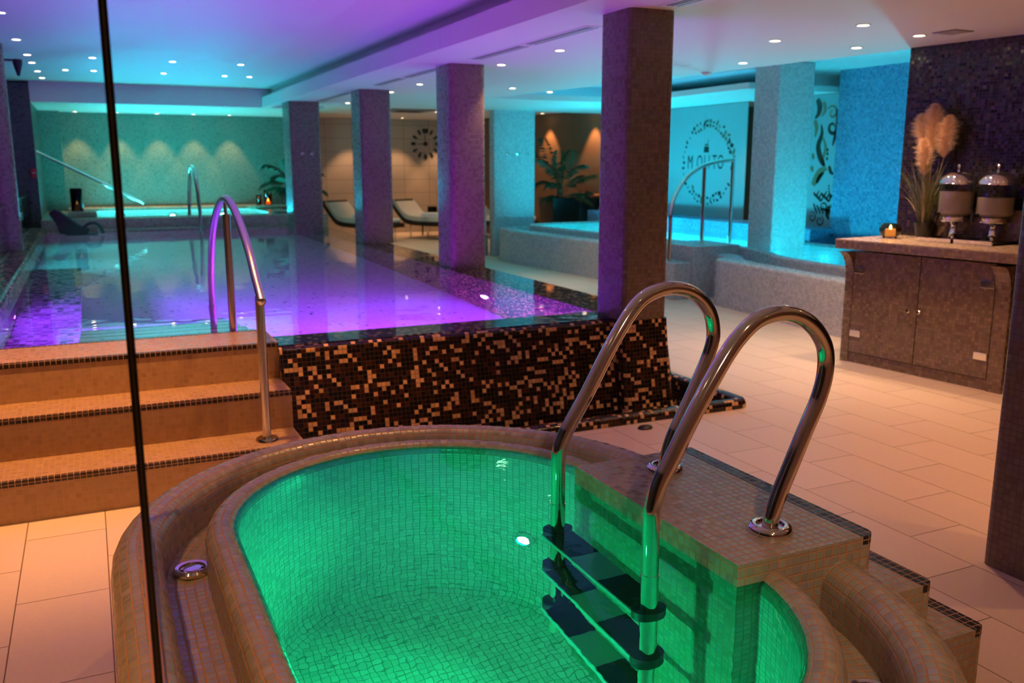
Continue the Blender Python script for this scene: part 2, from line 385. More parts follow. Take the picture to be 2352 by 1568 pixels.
# ================================================================== the setting
def struct(name, mb, mat, parent=None, **k):
    o = mb.build(name, mat, parent, **k)
    if parent is None: o['kind'] = 'structure'
    return o
# floor, with the holes of the pool, its gutter and the plunge pool left open
fl = MB()
X0, X1, Y0, Y1 = -3.0, 9.6, -2.6, 20.0
def frect(x0, x1, y0, y1): fl.face([(x0, y0, 0), (x1, y0, 0), (x1, y1, 0), (x0, y1, 0)])
frect(X0, X1, Y0, 1.06)
frect(X0, .26, 1.06, 3.0); frect(1.46, X1, 1.06, 3.0)
frect(X0, X1, 3.0, 4.41)
frect(X0, -.95, 4.41, 14.3); frect(3.62, X1, 4.41, 14.3)
frect(X0, X1, 14.3, Y1)
struct('floor', fl, M['floor'])
# ceilings: low slab on the right, raised trays over the pool and over the whirlpool
cl = MB()
ZL, ZT = 2.40, 2.68
for poly in ([(2.75, -2.6), (8.6, -2.6), (8.6, 4.8), (6.05, 4.8), (5.05, 11.5), (2.75, 11.5)],
             [(2.75, 11.5), (9.6, 11.5), (9.6, 14.0), (2.75, 14.0)],
             [(7.2, 8.75), (9.6, 8.75), (9.6, 11.5), (7.2, 11.5)]):
    cl.prism(poly, ZL, ZL+.07)
cl.prism([(4.6, 4.5), (9.6, 4.5), (9.6, 12.0), (4.6, 12.0)], 2.64, 2.72)
cl.box(4.6, 4.64, 4.5, 12, 2.47, 2.64); cl.box(4.6, 9.6, 11.96, 12, 2.47, 2.64); cl.box(7.6, 9.6, 8.9, 9.0, 2.47, 2.64)
cl.prism([(3.2, 14.0), (9.6, 14.0), (9.6, 20.0), (3.2, 20.0)], 2.53, 2.6)
cl.box(3.2, 9.6, 13.96, 14.0, 2.47, 2.6)
cl.box(-2.6, 2.95, -2.6, 17.9, ZT, ZT+.08)                       # raised pool ceiling
cl.box(2.76, 2.95, -2.6, 17.5, ZL+.07, ZT)                        # its right side, set back behind the fascia
cl.box(-.62, 3.6, 14.84, 17.6, ZL, ZT)                            # far soffit
ceil = struct('ceiling', cl, M['paint'])
fa = MB()
ys = [-2.6, .9, 4.46, 6.9, 9.0, 11.3, 13.0, 14.84]
for a, b in zip(ys, ys[1:]): fa.box(2.61, 2.75, a+.003, b-.003, ZL, 2.555)
fa.box(2.615, 2.745, -2.6, 14.84, ZL+.001, 2.554)
struct('trim_1', fa, M['paint'])
def wallbox(name, mat, *b, extra=()):
    w = MB(); w.box(*b)
    for e in extra: w.box(*e)
    return struct(name, w, mat)
wallbox('wall_back', M['teal'], -.31, 3.6, 17.5, 17.7, .0, 2.40, extra=[(-.62, -.31, 17.12, 17.7, 0, 2.40)])
wallbox('wall_left', M['pier_tile'], -2.6, -2.4, -2.6, 14.84, 0, 2.70, extra=[(-2.6, -.62, 14.84, 17.7, 0, 2.66)])
wallbox('wall_front', M['warmwall'], -2.6, 8.6, -2.8, -2.6, 0, 2.7)
wallbox('wall_back_lounge', M['panel'], 3.62, 9.6, 19.85, 20.0, 0, 2.55, extra=[(3.55, 3.65, 17.5, 20.0, 0, 2.55)])
w = MB(); w.prism([(7.9, 19.85), (8.90, 14.68), (9.07, 14.68), (8.1, 19.85)], 0, 2.55)
struct('wall_right_lounge', w, M['brownwall'])
w = MB(); w.box(9.45, 9.6, 4.5, 14.2, 0, 2.7); w.box(8.92, 9.6, 14.1, 14.25, 0, 2.40)
struct('wall_right_reception', w, M['brownwall'])
w = MB(); w.prism([(8.42, 8.55), (8.56, 4.8), (8.75, 4.8), (8.62, 8.55)], .45, 2.66)
struct('wall_right_blue', w, M['blue'])
# counter frame: local x runs towards the camera along the counter, local y into the wall
CO = Vector((5.27, 5.155, 0)); CROT = math.atan2(-.9927, .1205)
def cw(t, n, z=0): return Vector((5.27+t*.1205+n*.9927, 5.155-t*.9927+n*.1205, z))
w = MB(); w.box(-.04, 7.2, .64, .84, 0, 2.42)
o = w.build('wall_right', M['darkwall'], local=True, top=True); o.location = CO; o.rotation_euler.z = CROT; o['kind'] = 'structure'

# ================================================================== plunge pool
PC0, PC1 = (.86, 1.66), (.86, 2.40)
def stadium(r, n=26):
    P = []; k = 12
    for c, a0 in ((PC1, 0), (PC0, PI)):
        for i in range(n+1): t = a0+PI*i/n; P.append((c[0]+r*math.cos(t), c[1]+r*math.sin(t)))
        e = P[-1]; f = (c[0]-r, PC0[1]) if a0 == 0 else (c[0]+r, PC1[1])
        for i in range(1, k): P.append((e[0]+(f[0]-e[0])*i/k, e[1]+(f[1]-e[1])*i/k))
    return P
def sweep(mb, prof, rref, mat=0):
    ref = stadium(rref); us = [0]
    for i in range(len(ref)): us.append(us[-1]+dist2(ref[i], ref[(i+1) % len(ref)]))
    rows = [[(p[0], p[1], z) for p in stadium(r)] for r, z in prof]
    vs = [0]
    for a, b in zip(prof, prof[1:]): vs.append(vs[-1]+dist2(a, b))
    mb.grid(rows, us=us, vs=vs, closed=True, mat=mat, smooth=True); return mb
def arc(rc, zc, rad, a0, a1, n): return [(rc+rad*math.cos(a0+(a1-a0)*i/n), zc+rad*math.sin(a0+(a1-a0)*i/n)) for i in range(n+1)]
pp = thing('plunge_pool', 'small oval plunge pool of grey-green mosaic with green-lit water', 'plunge pool', (.86, 2.03, 0))
orp = [(.885, 0), (.885, .15), (.885, .30)] + arc(.82, .445, .065, 0, PI, 10) + [(.755, .37)]
sweep(MB(), orp, .82).build('outer_rim', M['plunge'], pp)
sweep(MB(), [(.755, .37), (.70, .366), (.645, .37)], .70).build('overflow_channel', M['plunge'], pp)
irp = [(.645, .37), (.645, .42)] + arc(.60, .475, .045, 0, PI, 8) + [(.555, .44)]
sweep(MB(), irp, .60).build('inner_rim', M['plunge'], pp)
mb = sweep(MB(), [(.555, .44), (.555, .2), (.555, -.1), (.555, -.4), (.555, -.62), (.54, -.68), (.50, -.70)], .555)
ringfill(mb, stadium(.50), None, -.70)
mb.build('basin', M['plunge_in'], pp)
mb = MB(); ringfill(mb, stadium(.567), None, .505)
mb.build('water', M['water_plunge'], pp)
# platform and two lower steps on its right side (built in one piece with the pool)
PZ = [.561, .374, .187]; PX = [1.34, 1.79, 2.03, 2.265]
for i in range(3):
    a, b = PX[i], PX[i+1]; r = .03
    cor = [(b-r+r*math.sin(t), 1.583+r-r*math.cos(t)) for t in [PI/2*k/5 for k in range(6)]]
    poly = [(a, 1.583)] + cor + [(b, 2.385), (a, 2.385)]
    mb = MB(); mb.prism(poly, 0 if i else -.705, PZ[i], bottom=False)
    st = mb.build('entry_platform' if i == 0 else 'entry_step', M['plunge'], pp)
    ns = MB(); x = b-.05
    ns.prism([(x, 1.5832)] + [(p[0]+.0006, p[1]-.0006) for p in cor] + [(b+.0006, 2.386), (x, 2.386)], PZ[i]-.024, PZ[i]+.0008)
    ns.build('dark_nosing', M['navy_nose'], st)['label'] = 'dark navy tile edge'
# drains in the channel
def drain(x, y):
    mb = MB(); mb.lathe([(.050, .370), (.052, .380), (.046, .386), (.036, .384), (.033, .378), (.026, .378), (.024, .383), (.010, .384), (0, .384)], (x, y), 28)
    d = mb.build('drain_cover', M['chrome'], pp); d['label'] = 'chrome drain ring in the overflow channel'
    for k in range(6):
        t = 2*PI*k/6; q = MB(); q.lathe([(.004, .3785), (.004, .3795), (0, .3795)], (x+.029*math.cos(t), y+.029*math.sin(t)), 8)
        q.build('drain_hole', M['ventdark'], d)
drain(.185, 2.53); drain(1.45, 1.262)
# lamps set in the basin wall
LP = Vector((1.318, 2.698, -.25)); LD = Vector((PC1[0]-LP.x, PC1[1]-LP.y, 0)).normalized()
def wall_lamp(parent, pos, d, r, ring, lens):
    """round underwater lamp on a wall: pos on the wall, d = outward direction"""
    q = d.to_track_quat('Z', 'Y').to_matrix()
    def put(mb): mb.v = [tuple(q @ Vector(v)+pos) for v in mb.v]; return mb
    a = put(MB().lathe([(r*1.6, -.004), (r*1.6, .008), (r*1.3, .014), (r*1.05, .012), (r*1.02, .004)], n=28)).build('pool_lamp', ring, parent)
    put(MB().lathe([(r, .0), (r, .010), (0, .012)], n=24)).build('lamp_lens', lens, a)
    return a
wall_lamp(pp, LP, LD, .026, M['chrome'], M['white_lamp'])
wall_lamp(pp, Vector((.306, 1.72, -.2)), Vector((1, 0, 0)), .026, M['chrome'], M['white_lamp'])  # unseen lamp added to brighten the opposite basin wall

# ladder ------------------------------------------------------------
lad = thing('pool_ladder', 'polished steel ladder with two hooped rails climbing out of the green plunge pool', 'ladder', (1.56, 1.97, .561))
near = [(1.551, .561), (1.555, .60), (1.578, .664), (1.615, .745), (1.652, .825), (1.689, .903), (1.706, .970), (1.700, 1.036), (1.660, 1.092), (1.602, 1.128), (1.54, 1.139), (1.474, 1.127),
        (1.421, 1.090), (1.372, 1.032), (1.299, .92), (1.234, .807), (1.200, .746), (1.184, .693), (1.179, .640), (1.179, .49)]
far = [(1.574, .561), (1.580, .60), (1.603, .671), (1.645, .75), (1.688, .835), (1.728, .920), (1.742, .985), (1.722, 1.058), (1.660, 1.117), (1.578, 1.138), (1.496, 1.122),
       (1.437, 1.076), (1.364, .97), (1.292, .845), (1.237, .759), (1.208, .705), (1.197, .657), (1.196, .49)]
for P, y in ((near, 1.715), (far, 2.229)):
    path = [(a, y, b) for a, b in catmull([(p[0], p[1], 0) for p in P], 6) for _ in (0,)] if False else [(q[0], y, q[1]) for q in catmull([(p[0], p[1], 0) for p in P], 6)]
    rail = MB().tube(path, .0215, 20).build('ladder_rail', M['steel'], lad)
    xl = P[-1][0]
    MB().tube([(xl, y, .516), (xl, y, .2), (xl-.005, y, -.32)], .0228, 20).build('lower_tube', M['steel'], rail)
    MB().lathe([(.058, .5612), (.058, .570), (.053, .579), (.042, .583), (.036, .581), (.033, .574), (.0225, .574)], (P[0][0], y), 36).build('base_flange', M['steel'], rail)
for z in (.325, .085, -.155):
    tr = MB(); tr.box(1.135, 1.232, 1.725, 2.22, z-.022, z)
    t = tr.build('ladder_tread', M['tread'], lad, bevel=.004)
    for y0, y1 in ((1.745, 1.895), (2.045, 2.195)):
        MB().box(1.138, 1.229, y0, y1, z, z+.004).build('grip_pad', M['black'], t)
    for y in (1.715, 2.229):
        x = 1.178 if y < 2 else 1.196
        MB().lathe([(.025, z-.035), (.036, z-.03), (.036, z+.010), (.025, z+.014)], (x, y), 20, sx=1.3).build('tread_bracket', M['black'], t)

# glass screen standing on the plunge pool rim -----------------------------
gs = thing('glass_screen', 'tall frameless glass pane seen edge-on, standing on the plunge pool rim', 'glass screen', (.06, 2.0, .5))
A, B = Vector((.072, 2.60)), Vector((.0408, 1.40)); d = (B-A).normalized(); nn = Vector((-d.y, d.x))*.0058
mb = MB()
q = [A+nn, B+nn, B-nn, A-nn]
mb.prism([tuple(p) for p in q], .508, 2.395)
mb.build('pane', M['glass'], gs)
for e, s in ((A, -1), (B, 1)):
    a = e+d*.0015*s; b2 = e+d*.004*s
    MB().prism([tuple(a+nn*1.02), tuple(b2+nn*1.02), tuple(b2-nn*1.02), tuple(a-nn*1.02)], .508, 2.395).build('pane_edge', M['glass_edge'], gs)['label'] = 'dark polished glass edge'
    c = b2+d*.0006*s
    MB().prism([tuple(b2+nn*.16), tuple(c+nn*.16), tuple(c-nn*.16), tuple(b2-nn*.16)], .508, 2.395).build('edge_highlight', M['edge_glint'], gs)  # paler strip standing in for the light caught in the glass edge
for sg in (1, -1):
    p = [A+nn*sg*1.0, B+nn*sg*1.0, B+nn*sg*2.0, A+nn*sg*2.0]
    MB().prism([tuple(x) for x in p], .503, .519).build('silicone_seam', M['silicone'], gs)['label'] = 'amber silicone bead'

# ================================================================== swimming pool
WZ = .56
sw = thing('swimming_pool', 'raised swimming pool with violet-lit water and dark brown mosaic wall', 'swimming pool', (1.4, 9.5, 0))
# front wall: battered outer face, rounded lip
prof = [(4.60, -.12), (4.65, .12), (4.70, .33), (4.742, .50)] + [(4.772-.030*math.cos(t), .520+.030*math.sin(t)) for t in [PI/2*k/5 for k in range(6)]] + [(5.05, .552), (5.05, -.9), (4.60, -.9)]
MB().xprism(prof, .86, 3.32).build('front_wall', M['mix'], sw)
mb = MB(); mb.box(2.97, 3.35, 5.05, 14.25, -.9, .552); mb.build('side_wall', M['mix'], sw)
b0, b1 = (2.90, 3.285, 4.49, 5.0), (2.93, 3.262, 4.632, 4.985)
rows = []
for k in range(9):
    t = k/8; s = t**.55
    q = [b0[i]+(b1[i]-b0[i])*s for i in range(4)]
    rows.append([(p[0], p[1], -.12+.682*t) for p in rrect(*q, .03, 4)])
mb = MB().grid(rows, closed=True); mb.face(rows[-1]); mb.build('column_plinth', M['mix'], sw)['label'] = 'flared dark mosaic plinth under the nearest column'
mb = MB(); mb.box(-.92, -.55, 4.77, 14.3, -.9, .65); mb.build('side_kerb', M['mix'], sw, bevel=.03)
mb = MB(); mb.box(-.92, 3.35, 14.25, 14.45, -.9, .56); mb.build('far_wall', M['spa'], sw)
mb = MB()
mb.face([(-.55, 5.2, -.87), (2.97, 5.05, -.87), (2.97, 14.25, -.87), (-.55, 14.25, -.87)])
mb.build('basin_floor', M['pool_floor'], sw)
mb = MB(); mb.box(-.55, -.11, 5.2, 10.5, -.87, -.50); mb.build('underwater_bench', M['pool_mix'], sw)
for k in range(5):
    z = .38-.2*k; y = 5.20+.335*(k+1)
    mb = MB(); mb.box(-.11, .86, 5.2, y, -.87, z) if k == 4 else mb.box(-.11, .86, 5.2, y, z-.2, z)
    s_ = mb.build('underwater_step', M['pool_floor'], sw)
    MB().box(-.108, .84, y-.03, y+.0006, z-.02, z+.001).build('step_edge', M['navy_nose'], s_)
mb = MB(); mb.face([(-.55, 4.772, WZ), (3.35, 4.772, WZ), (3.35, 14.25, WZ), (-.55, 14.25, WZ)])
mb.build('water', M['water'], sw)
wall_lamp(sw, Vector((2.97, 6.83, -.29)), Vector((-1, 0, 0)), .055, M['chrome'], M['purple_lamp'])
for x in (1.25, 2.2): wall_lamp(sw, Vector((x, 5.05, -.6)), Vector((0, 1, 0)), .055, M['chrome'], M['purple_lamp'])  # unseen lamps added to brighten the water behind the front wall
for y in (11.2, 13.2): wall_lamp(sw, Vector((-.55, y, -.25)), Vector((1, 0, 0)), .055, M['chrome'], M['cyan_lamp'])  # unseen lamps added to turn the far water and soffit teal
wall_lamp(sw, Vector((-.55, 7.3, -.25)), Vector((1, 0, 0)), .055, M['chrome'], M['purple_lamp'])
wall_lamp(sw, Vector((-.33, 5.2, -.28)), Vector((0, 1, 0)), .055, M['chrome'], M['purple_lamp'])  # unseen lamp added to light the underwater bench
# gutter around the pool foot
gt = thing('overflow_gutter', 'sunken gutter with a rounded dark mosaic kerb along the pool foot', 'gutter', (3.6, 4.4, 0))
rows = []
kp = [(.9, 4.37), (2.2, 4.37), (3.4, 4.37)] + [(3.665-.05+.05*math.sin(t), 4.42-.05*math.cos(t)) for t in [PI/2*k/6 for k in range(7)]] + [(3.665, 5.0), (3.665, 6.5), (3.665, 9), (3.665, 13)]
prof = [(.045, -.0), (.045, .022), (.040, .040), (.026, .054), (0, .058), (-.026, .054), (-.040, .040), (-.045, .022), (-.045, -.13)]
for i, p in enumerate(kp):
    a, b = Vector(kp[max(i-1, 0)]), Vector(kp[min(i+1, len(kp)-1)]); t = (b-a).normalized(); nr = Vector((t.y, -t.x))
    rows.append([(p[0]+nr.x*o_, p[1]+nr.y*o_, z) for o_, z in prof])
us = [0]
for a, b in zip(prof, prof[1:]): us.append(us[-1]+dist2(a, b))
vs = [0]
for a, b in zip(kp, kp[1:]): vs.append(vs[-1]+dist2(a, b))
mb = MB()
for i in range(len(rows)-1):
    for j in range(len(prof)-1):
        mb.face([rows[i][j], rows[i+1][j], rows[i+1][j+1], rows[i][j+1]], [(vs[i], us[j]), (vs[i+1], us[j]), (vs[i+1], us[j+1]), (vs[i], us[j+1])], 0, True)
mb.build('kerb', M['mix'], gt)
mb = MB(); mb.box(.86, 3.63, 4.40, 4.95, -.16, -.12); mb.box(3.28, 3.63, 4.95, 13.2, -.16, -.12); mb.build('trench', M['mix'], gt)

# entry stairs ------------------------------------------------------
stt = thing('tiled_stairs', 'three beige mosaic stairs with dark nosing leading up to the swimming pool', 'stairs', (-.4, 4.6, 0))
SY, SZ = [4.165, 4.476, 4.78, 5.20], [.187, .381, .577]
for i in range(3):
    mb = MB(); mb.box(-1.6, .862, SY[i], 5.20 if i == 2 else SY[i+1]+.001, 0 if i < 2 else -.87, SZ[i])
    if i < 2: mb.box(-1.6, .862, SY[i+1], 5.19, 0, SZ[i]-.001)
    s_ = mb.build('stair_step', M['steps'], stt)
    MB().box(-1.6, .8625, SY[i]-.0006, SY[i]+.024, SZ[i]-.0235, SZ[i]+.0008).build('dark_nosing', M['dark_nose'], s_)['label'] = 'row of dark tiles along the step edge'
    if i == 2: MB().box(-1.6, .8625, 5.177, 5.2006, SZ[i]-.0235, SZ[i]+.0008).build('dark_nosing', M['navy_nose'], s_)['label'] = 'row of dark tiles along the water edge'
# handrail over the stairs
hr = thing('stair_handrail', 'arched steel handrail over the stairs, dipping into the violet water', 'handrail', (.694, 4.304, .187))
ap = [(4.215, .885), (4.25, .915), (4.345, .98), (4.49, 1.088), (4.72, 1.205), (4.95, 1.288), (5.21, 1.322), (5.50, 1.278), (5.77, 1.165), (5.96, 1.015), (6.09, .835), (6.14, .685), (6.15, .5), (6.13, .2), (6.11, -.35)]
MB().tube([(.694, q[0], q[1]) for q in catmull([(a, b, 0) for a, b in ap], 6)], .021, 18).build('arched_rail', M['brushed'], hr)
MB().lathe([(0, -.021), (.012, -.017), (.02, -.006), (.0212, .004)], (.694, 0), 16).build('end_cap', M['brushed'], hr).location += Vector((0, 4.212, .884))
pst = MB().tube([(.700, 4.304, .187), (.700, 4.304, .90)], .0215, 18).build('rail_post', M['brushed'], hr)
MB().lathe([(.056, .1875), (.056, .194), (.050, .203), (.034, .206), (.0216, .207)], (.700, 4.304), 32).build('base_flange', M['steel'], pst)
MB().tube([(.700, 5.26, .45), (.700, 5.26, 1.235)], .0215, 18).build('rail_post', M['brushed'], hr)
MB().tube([(.697, 5.26, 1.235), (.695, 5.26, 1.31)], .009, 10).build('rail_peg', M['brushed'], hr)
MB().tube([(.697, 4.304, .90), (.695, 4.304, .955)], .009, 10).build('rail_peg', M['brushed'], hr)
MB().tube([(.694, 6.147, .60), (.694, 6.148, .53)], .025, 18).build('rail_collar', M['brushed'], hr)
# arched handrail at the far end
hf = thing('far_handrail', 'slim arched steel handrail rising at the far pool edge, cyan-lit', 'handrail', (1.52, 14.3, .55))
ap = [(14.16, -.2), (14.16, .6), (14.17, 1.0), (14.20, 1.28), (14.30, 1.44), (14.46, 1.49), (14.62, 1.42), (14.74, 1.2), (14.78, .95), (14.78, .745)]
MB().tube([(1.525-.012*i, q[0], q[1]) for i, q in [(k/6, q) for k, q in enumerate(catmull([(a, b, 0) for a, b in ap], 6))]], .027, 14).build('arched_rail', M['steel'], hf)
MB().lathe([(.05, .741), (.05, .75), (.03, .756)], (1.417, 14.78), 20).build('base_flange', M['steel'], hf)

# far spa ----------------------------------------------------------
fs = thing('far_spa_pool', 'low sand mosaic spa pool glowing turquoise against the far wall', 'spa pool', (1.4, 15.8, 0))
outer = [(-.62, 14.45), (3.5, 14.45), (3.5, 17.5), (-.31, 17.5), (-.31, 17.12), (-.62, 17.12)]
hole = rrect(-.02, 2.72, 14.98, 17.02, .35, 8)
mb = MB(); ringfill(mb, outer, hole, .742)
mb.face([(-.62, 14.45, -.1), (3.5, 14.45, -.1), (3.5, 14.45, .742), (-.62, 14.45, .742)])
mb.face([(3.5, 14.45, -.1), (3.5, 17.5, -.1), (3.5, 17.5, .742), (3.5, 14.45, .742)])
mb.build('spa_deck', M['spa'], fs)
mb = MB(); rows = [[(p[0], p[1], z) for p in hole] for z in (.742, .3, -.1)]; mb.grid(rows, closed=True, smooth=False)
ringfill(mb, hole, None, -.1); mb.build('spa_basin', M['whirl_in'], fs)
mb = MB(); ringfill(mb, hole, None, .728); mb.build('water', M['water_spa'], fs)
MB().box(-.3, 3.1, 17.1, 17.5, .742, .79).build('back_ledge', M['spa'], fs, bevel=.01)
MB().box(-.28, .12, 14.9, 15.25, .742, .83).build('corner_block', M['spa'], fs, bevel=.02)
MB().box(2.62, 3.3, 16.6, 17.1, .742, .80).build('corner_block', M['spa'], fs, bevel=.02)
MB().box(.1, 1.6, 14.28, 14.45, .56, .60).build('front_step', M['spa'], fs, bevel=.01)
MB().tube([(2.75, 14.95, .77), (3.2, 14.75, .77)], .035, 14).build('head_roll', M['spa'], fs)
for x in (.5, 1.35, 2.2): wall_lamp(fs, Vector((x, 14.98, .55)), Vector((0, 1, 0)), .06, M['chrome'], M['cyan_lamp'])
for x in (.5, 1.35, 2.2): wall_lamp(fs, Vector((x, 17.02, .6)), Vector((0, -1, 0)), .06, M['chrome'], M['cyan_lamp'])  # added to throw cyan forward onto the pool ceiling
for y in (15.6, 16.4): wall_lamp(fs, Vector((-.02, y, .6)), Vector((1, 0, 0)), .06, M['chrome'], M['cyan_lamp'])  # added to put cyan on the left faces of the columns

# ================================================================== columns
def column(x0, x1, y0, y1, z0, z1, mat, label, r=.045):
    mb = MB(); mb.prism(rrect(x0, x1, y0, y1, r, 6), z0, z1)
    for k in range(len(mb.sm)-2): mb.sm[k] = True
    return tag(mb.build('tiled_column', mat), label, 'column')
column(2.93, 3.255, 4.636, 4.98, WZ+.002, 2.40, M['column'], 'taupe mosaic column at the near corner of the swimming pool')
column(3.03, 3.375, 7.76, 8.16, .553, 2.40, M['column'], 'second mosaic column back along the pool edge, violet on its left side')
column(3.05, 3.435, 10.78, 11.22, .553, 2.40, M['column'], 'third mosaic column along the pool edge, between the two white loungers')
c4 = column(2.69, 3.125, 13.15, 13.68, .0, 2.40, M['column'], 'farthest pool-edge column with two coat hooks, turquoise on its left side')
column(3.005, 3.34, 1.70, 2.16, 0, 2.40, M['column'], 'dark taupe mosaic column cut off by the right edge of the picture')
hc = column(6.17, 6.93, 13.86, 14.06, 0, 2.40, M['whirl'], 'wide turquoise-lit pillar with three coat hooks behind the whirlpool', .02)
column(7.03, 7.54, 8.03, 8.45, .3, 2.63, M['whirl'], 'cyan-lit mosaic pillar standing in the whirlpool rim', .02)
def hook(o, x, y, z):
    mb = MB(); mb.lathe([(.022, 0), (.022, .006), (.010, .010), (.009, .035), (.019, .042), (.019, .052), (0, .055)], n=14)
    mb.v = [(v[0]+x, y-v[2], v[1]+z) for v in mb.v]; mb.build('coat_hook', M['steel'], o)
for x in (2.845, 2.985): hook(c4, x, 13.15, 1.667)
for x in (6.42, 6.605, 6.78): hook(hc, x, 13.86, 1.70)
mb = MB(); mb.prism([(p[0]*.25, p[1]*.25) for p in [(math.cos(2*PI*k/24), math.sin(2*PI*k/24)) for k in range(24)]], .6, 2.68)
mb.v = [(v[0]-.88, v[1]+10.5, v[2]) for v in mb.v]
for k in range(len(mb.sm)-2): mb.sm[k] = True
tag(mb.build('round_column', M['column']), 'plain round column at the left edge behind the pool', 'column')

# ================================================================== whirlpool
wp = thing('whirlpool', 'large curved whirlpool with pale grey mosaic wall and bright cyan water', 'whirlpool', (7.2, 10, 0))
outer = smooth2([(7.4, 13.78), (6.6, 13.75), (6.12, 13.62), (5.96, 13.1), (6.02, 12.2), (6.12, 10.9), (6.16, 9.9), (6.18, 9.3), (6.18, 9.0), (6.42, 8.96), (6.48, 8.7), (6.50, 8.3), (6.42, 8.02), (6.2, 7.98), (6.13, 7.8), (6.12, 7.4), (6.03, 6.7), (5.97, 5.9), (5.97, 5.3), (6.2, 5.0), (8.4, 5.0), (8.4, 8.8), (8.62, 9.2), (8.62, 13.4), (8.4, 13.78)], 2)
chan = smooth2([(7.4, 13.5), (6.7, 13.48), (6.35, 13.38), (6.20, 13.0), (6.25, 12.2), (6.33, 10.9), (6.38, 9.9), (6.42, 9.3), (6.58, 9.02), (6.68, 8.7), (6.70, 8.35), (6.62, 8.0), (6.42, 7.78), (6.33, 7.5), (6.22, 6.7), (6.16, 5.9), (6.18, 5.45), (6.4, 5.2), (8.2, 5.2), (8.2, 8.9), (8.42, 9.3), (8.42, 13.2), (8.2, 13.5)], 2)
lipo = smooth2([(7.4, 13.34), (6.8, 13.32), (6.48, 13.2), (6.38, 12.9), (6.42, 12.1), (6.52, 11.0), (6.62, 10.0), (6.74, 9.2), (6.86, 8.6), (6.86, 8.15), (6.70, 7.75), (6.50, 7.40), (6.40, 6.9), (6.34, 6.3), (6.36, 5.7), (6.55, 5.4), (8.05, 5.4), (8.05, 9.0), (8.26, 9.4), (8.26, 13.1), (8.05, 13.34)], 2)
def inset(P, d):
    out = []
    for i in range(len(P)):
        a, b = Vector(P[i-1]), Vector(P[(i+1) % len(P)]); t = (b-a).normalized(); s = 1 if sum(P[k][0]*P[(k+1) % len(P)][1]-P[(k+1) % len(P)][0]*P[k][1] for k in range(len(P))) > 0 else -1
        out.append((P[i][0]-t.y*d*s, P[i][1]+t.x*d*s))
    return out
lipi = inset(lipo, .10)
RZ, IZ = .505, .575
mb = MB(); o1, o2, o3 = outer, inset(outer, .008), inset(outer, .028)
mb.grid([[(p[0], p[1], z) for p in L] for L, z in ((outer, 0), (outer, .25), (outer, RZ-.03), (o2, RZ-.01), (o3, RZ))], closed=True)
ringfill(mb, o3, chan, RZ); mb.grid([[(p[0], p[1], z) for p in chan] for z in (RZ, .40)], closed=True)
mb.build('outer_wall', M['whirl'], wp)
mb = MB(); ringfill(mb, chan, lipo, .40); mb.build('overflow_channel', M['whirl'], wp)
mb = MB(); l1 = inset(lipo, .015)
mb.grid([[(p[0], p[1], z) for p in L] for L, z in ((lipo, .40), (lipo, IZ-.03), (inset(lipo, .006), IZ-.01), (inset(lipo, .022), IZ), (inset(lipo, .075), IZ), (inset(lipo, .095), IZ-.012), (lipi, IZ-.03))], closed=True)
mb.build('inner_rim', M['whirl'], wp)
mb = MB(); mb.grid([[(p[0], p[1], z) for p in lipi] for z in (IZ-.03, .2, -.28)], closed=True, smooth=False); ringfill(mb, lipi, None, -.28)
mb.build('basin', M['whirl_in'], wp)
mb = MB(); ringfill(mb, inset(lipo, .085), None, IZ-.008); mb.build('water', M['water_spa'], wp)
MB().box(6.20, 6.86, 8.36, 9.08, 0, .60).build('entry_step', M['whirl'], wp, bevel=.01)
MB().box(5.955, 6.20, 8.38, 9.0, 0, .42).build('entry_step', M['whirl'], wp, bevel=.01)
MB().box(8.05, 8.64, 8.5, 14.0, .5, .73).build('glass_ledge', M['blue'], wp)
WL = [(Vector((6.95, 12.0, .25)), (1, .1, 0)), (Vector((8.15, 11.0, .25)), (-1, 0, 0)), (Vector((7.0, 9.3, .25)), (1, .3, 0)), (Vector((7.9, 7.2, .25)), (-1, 0, 0)), (Vector((6.62, 6.7, .25)), (1, 0, 0)), (Vector((7.6, 13.2, .25)), (0, -1, 0)), (Vector((6.5, 11.0, .35)), (.5, .85, 0))]  # last lamp is added to brighten the hook pillar
def near_wall(p, d):   # slide a lamp back onto the basin wall
    best = min(lipi, key=lambda q: (q[0]-p.x)**2+(q[1]-p.y)**2); return Vector((best[0], best[1], p.z))
for p, d in WL: wall_lamp(wp, near_wall(p, d), Vector(d).normalized(), .07, M['chrome'], M['cyan_lamp'])
wr = thing('whirlpool_handrail', 'curved steel handrail on two posts beside the whirlpool steps', 'handrail', (6.035, 8.59, 0))
ap = [(6.035, 8.59, .85), (6.037, 8.592, .966), (6.101, 8.616, 1.161), (6.302, 8.697, 1.356), (6.602, 8.818, 1.489), (6.967, 8.966, 1.553), (7.30, 9.10, 1.572)]
MB().tube(catmull(ap, 8), .024, 14).build('curved_rail', M['steel'], wr)
MB().tube([(6.035, 8.59, .0), (6.035, 8.59, .95)], .024, 14).build('rail_post', M['steel'], wr)
ps = MB().tube([(6.68, 8.85, .60), (6.68, 8.85, 1.49)], .024, 14).build('rail_post', M['steel'], wr)
MB().lathe([(.05, .601), (.05, .608), (.03, .615)], (6.68, 8.85), 20).build('base_flange', M['steel'], ps)
MB().tube([(7.30, 9.10, .55), (7.30, 9.10, 1.56)], .024, 14).build('rail_post', M['steel'], wr)

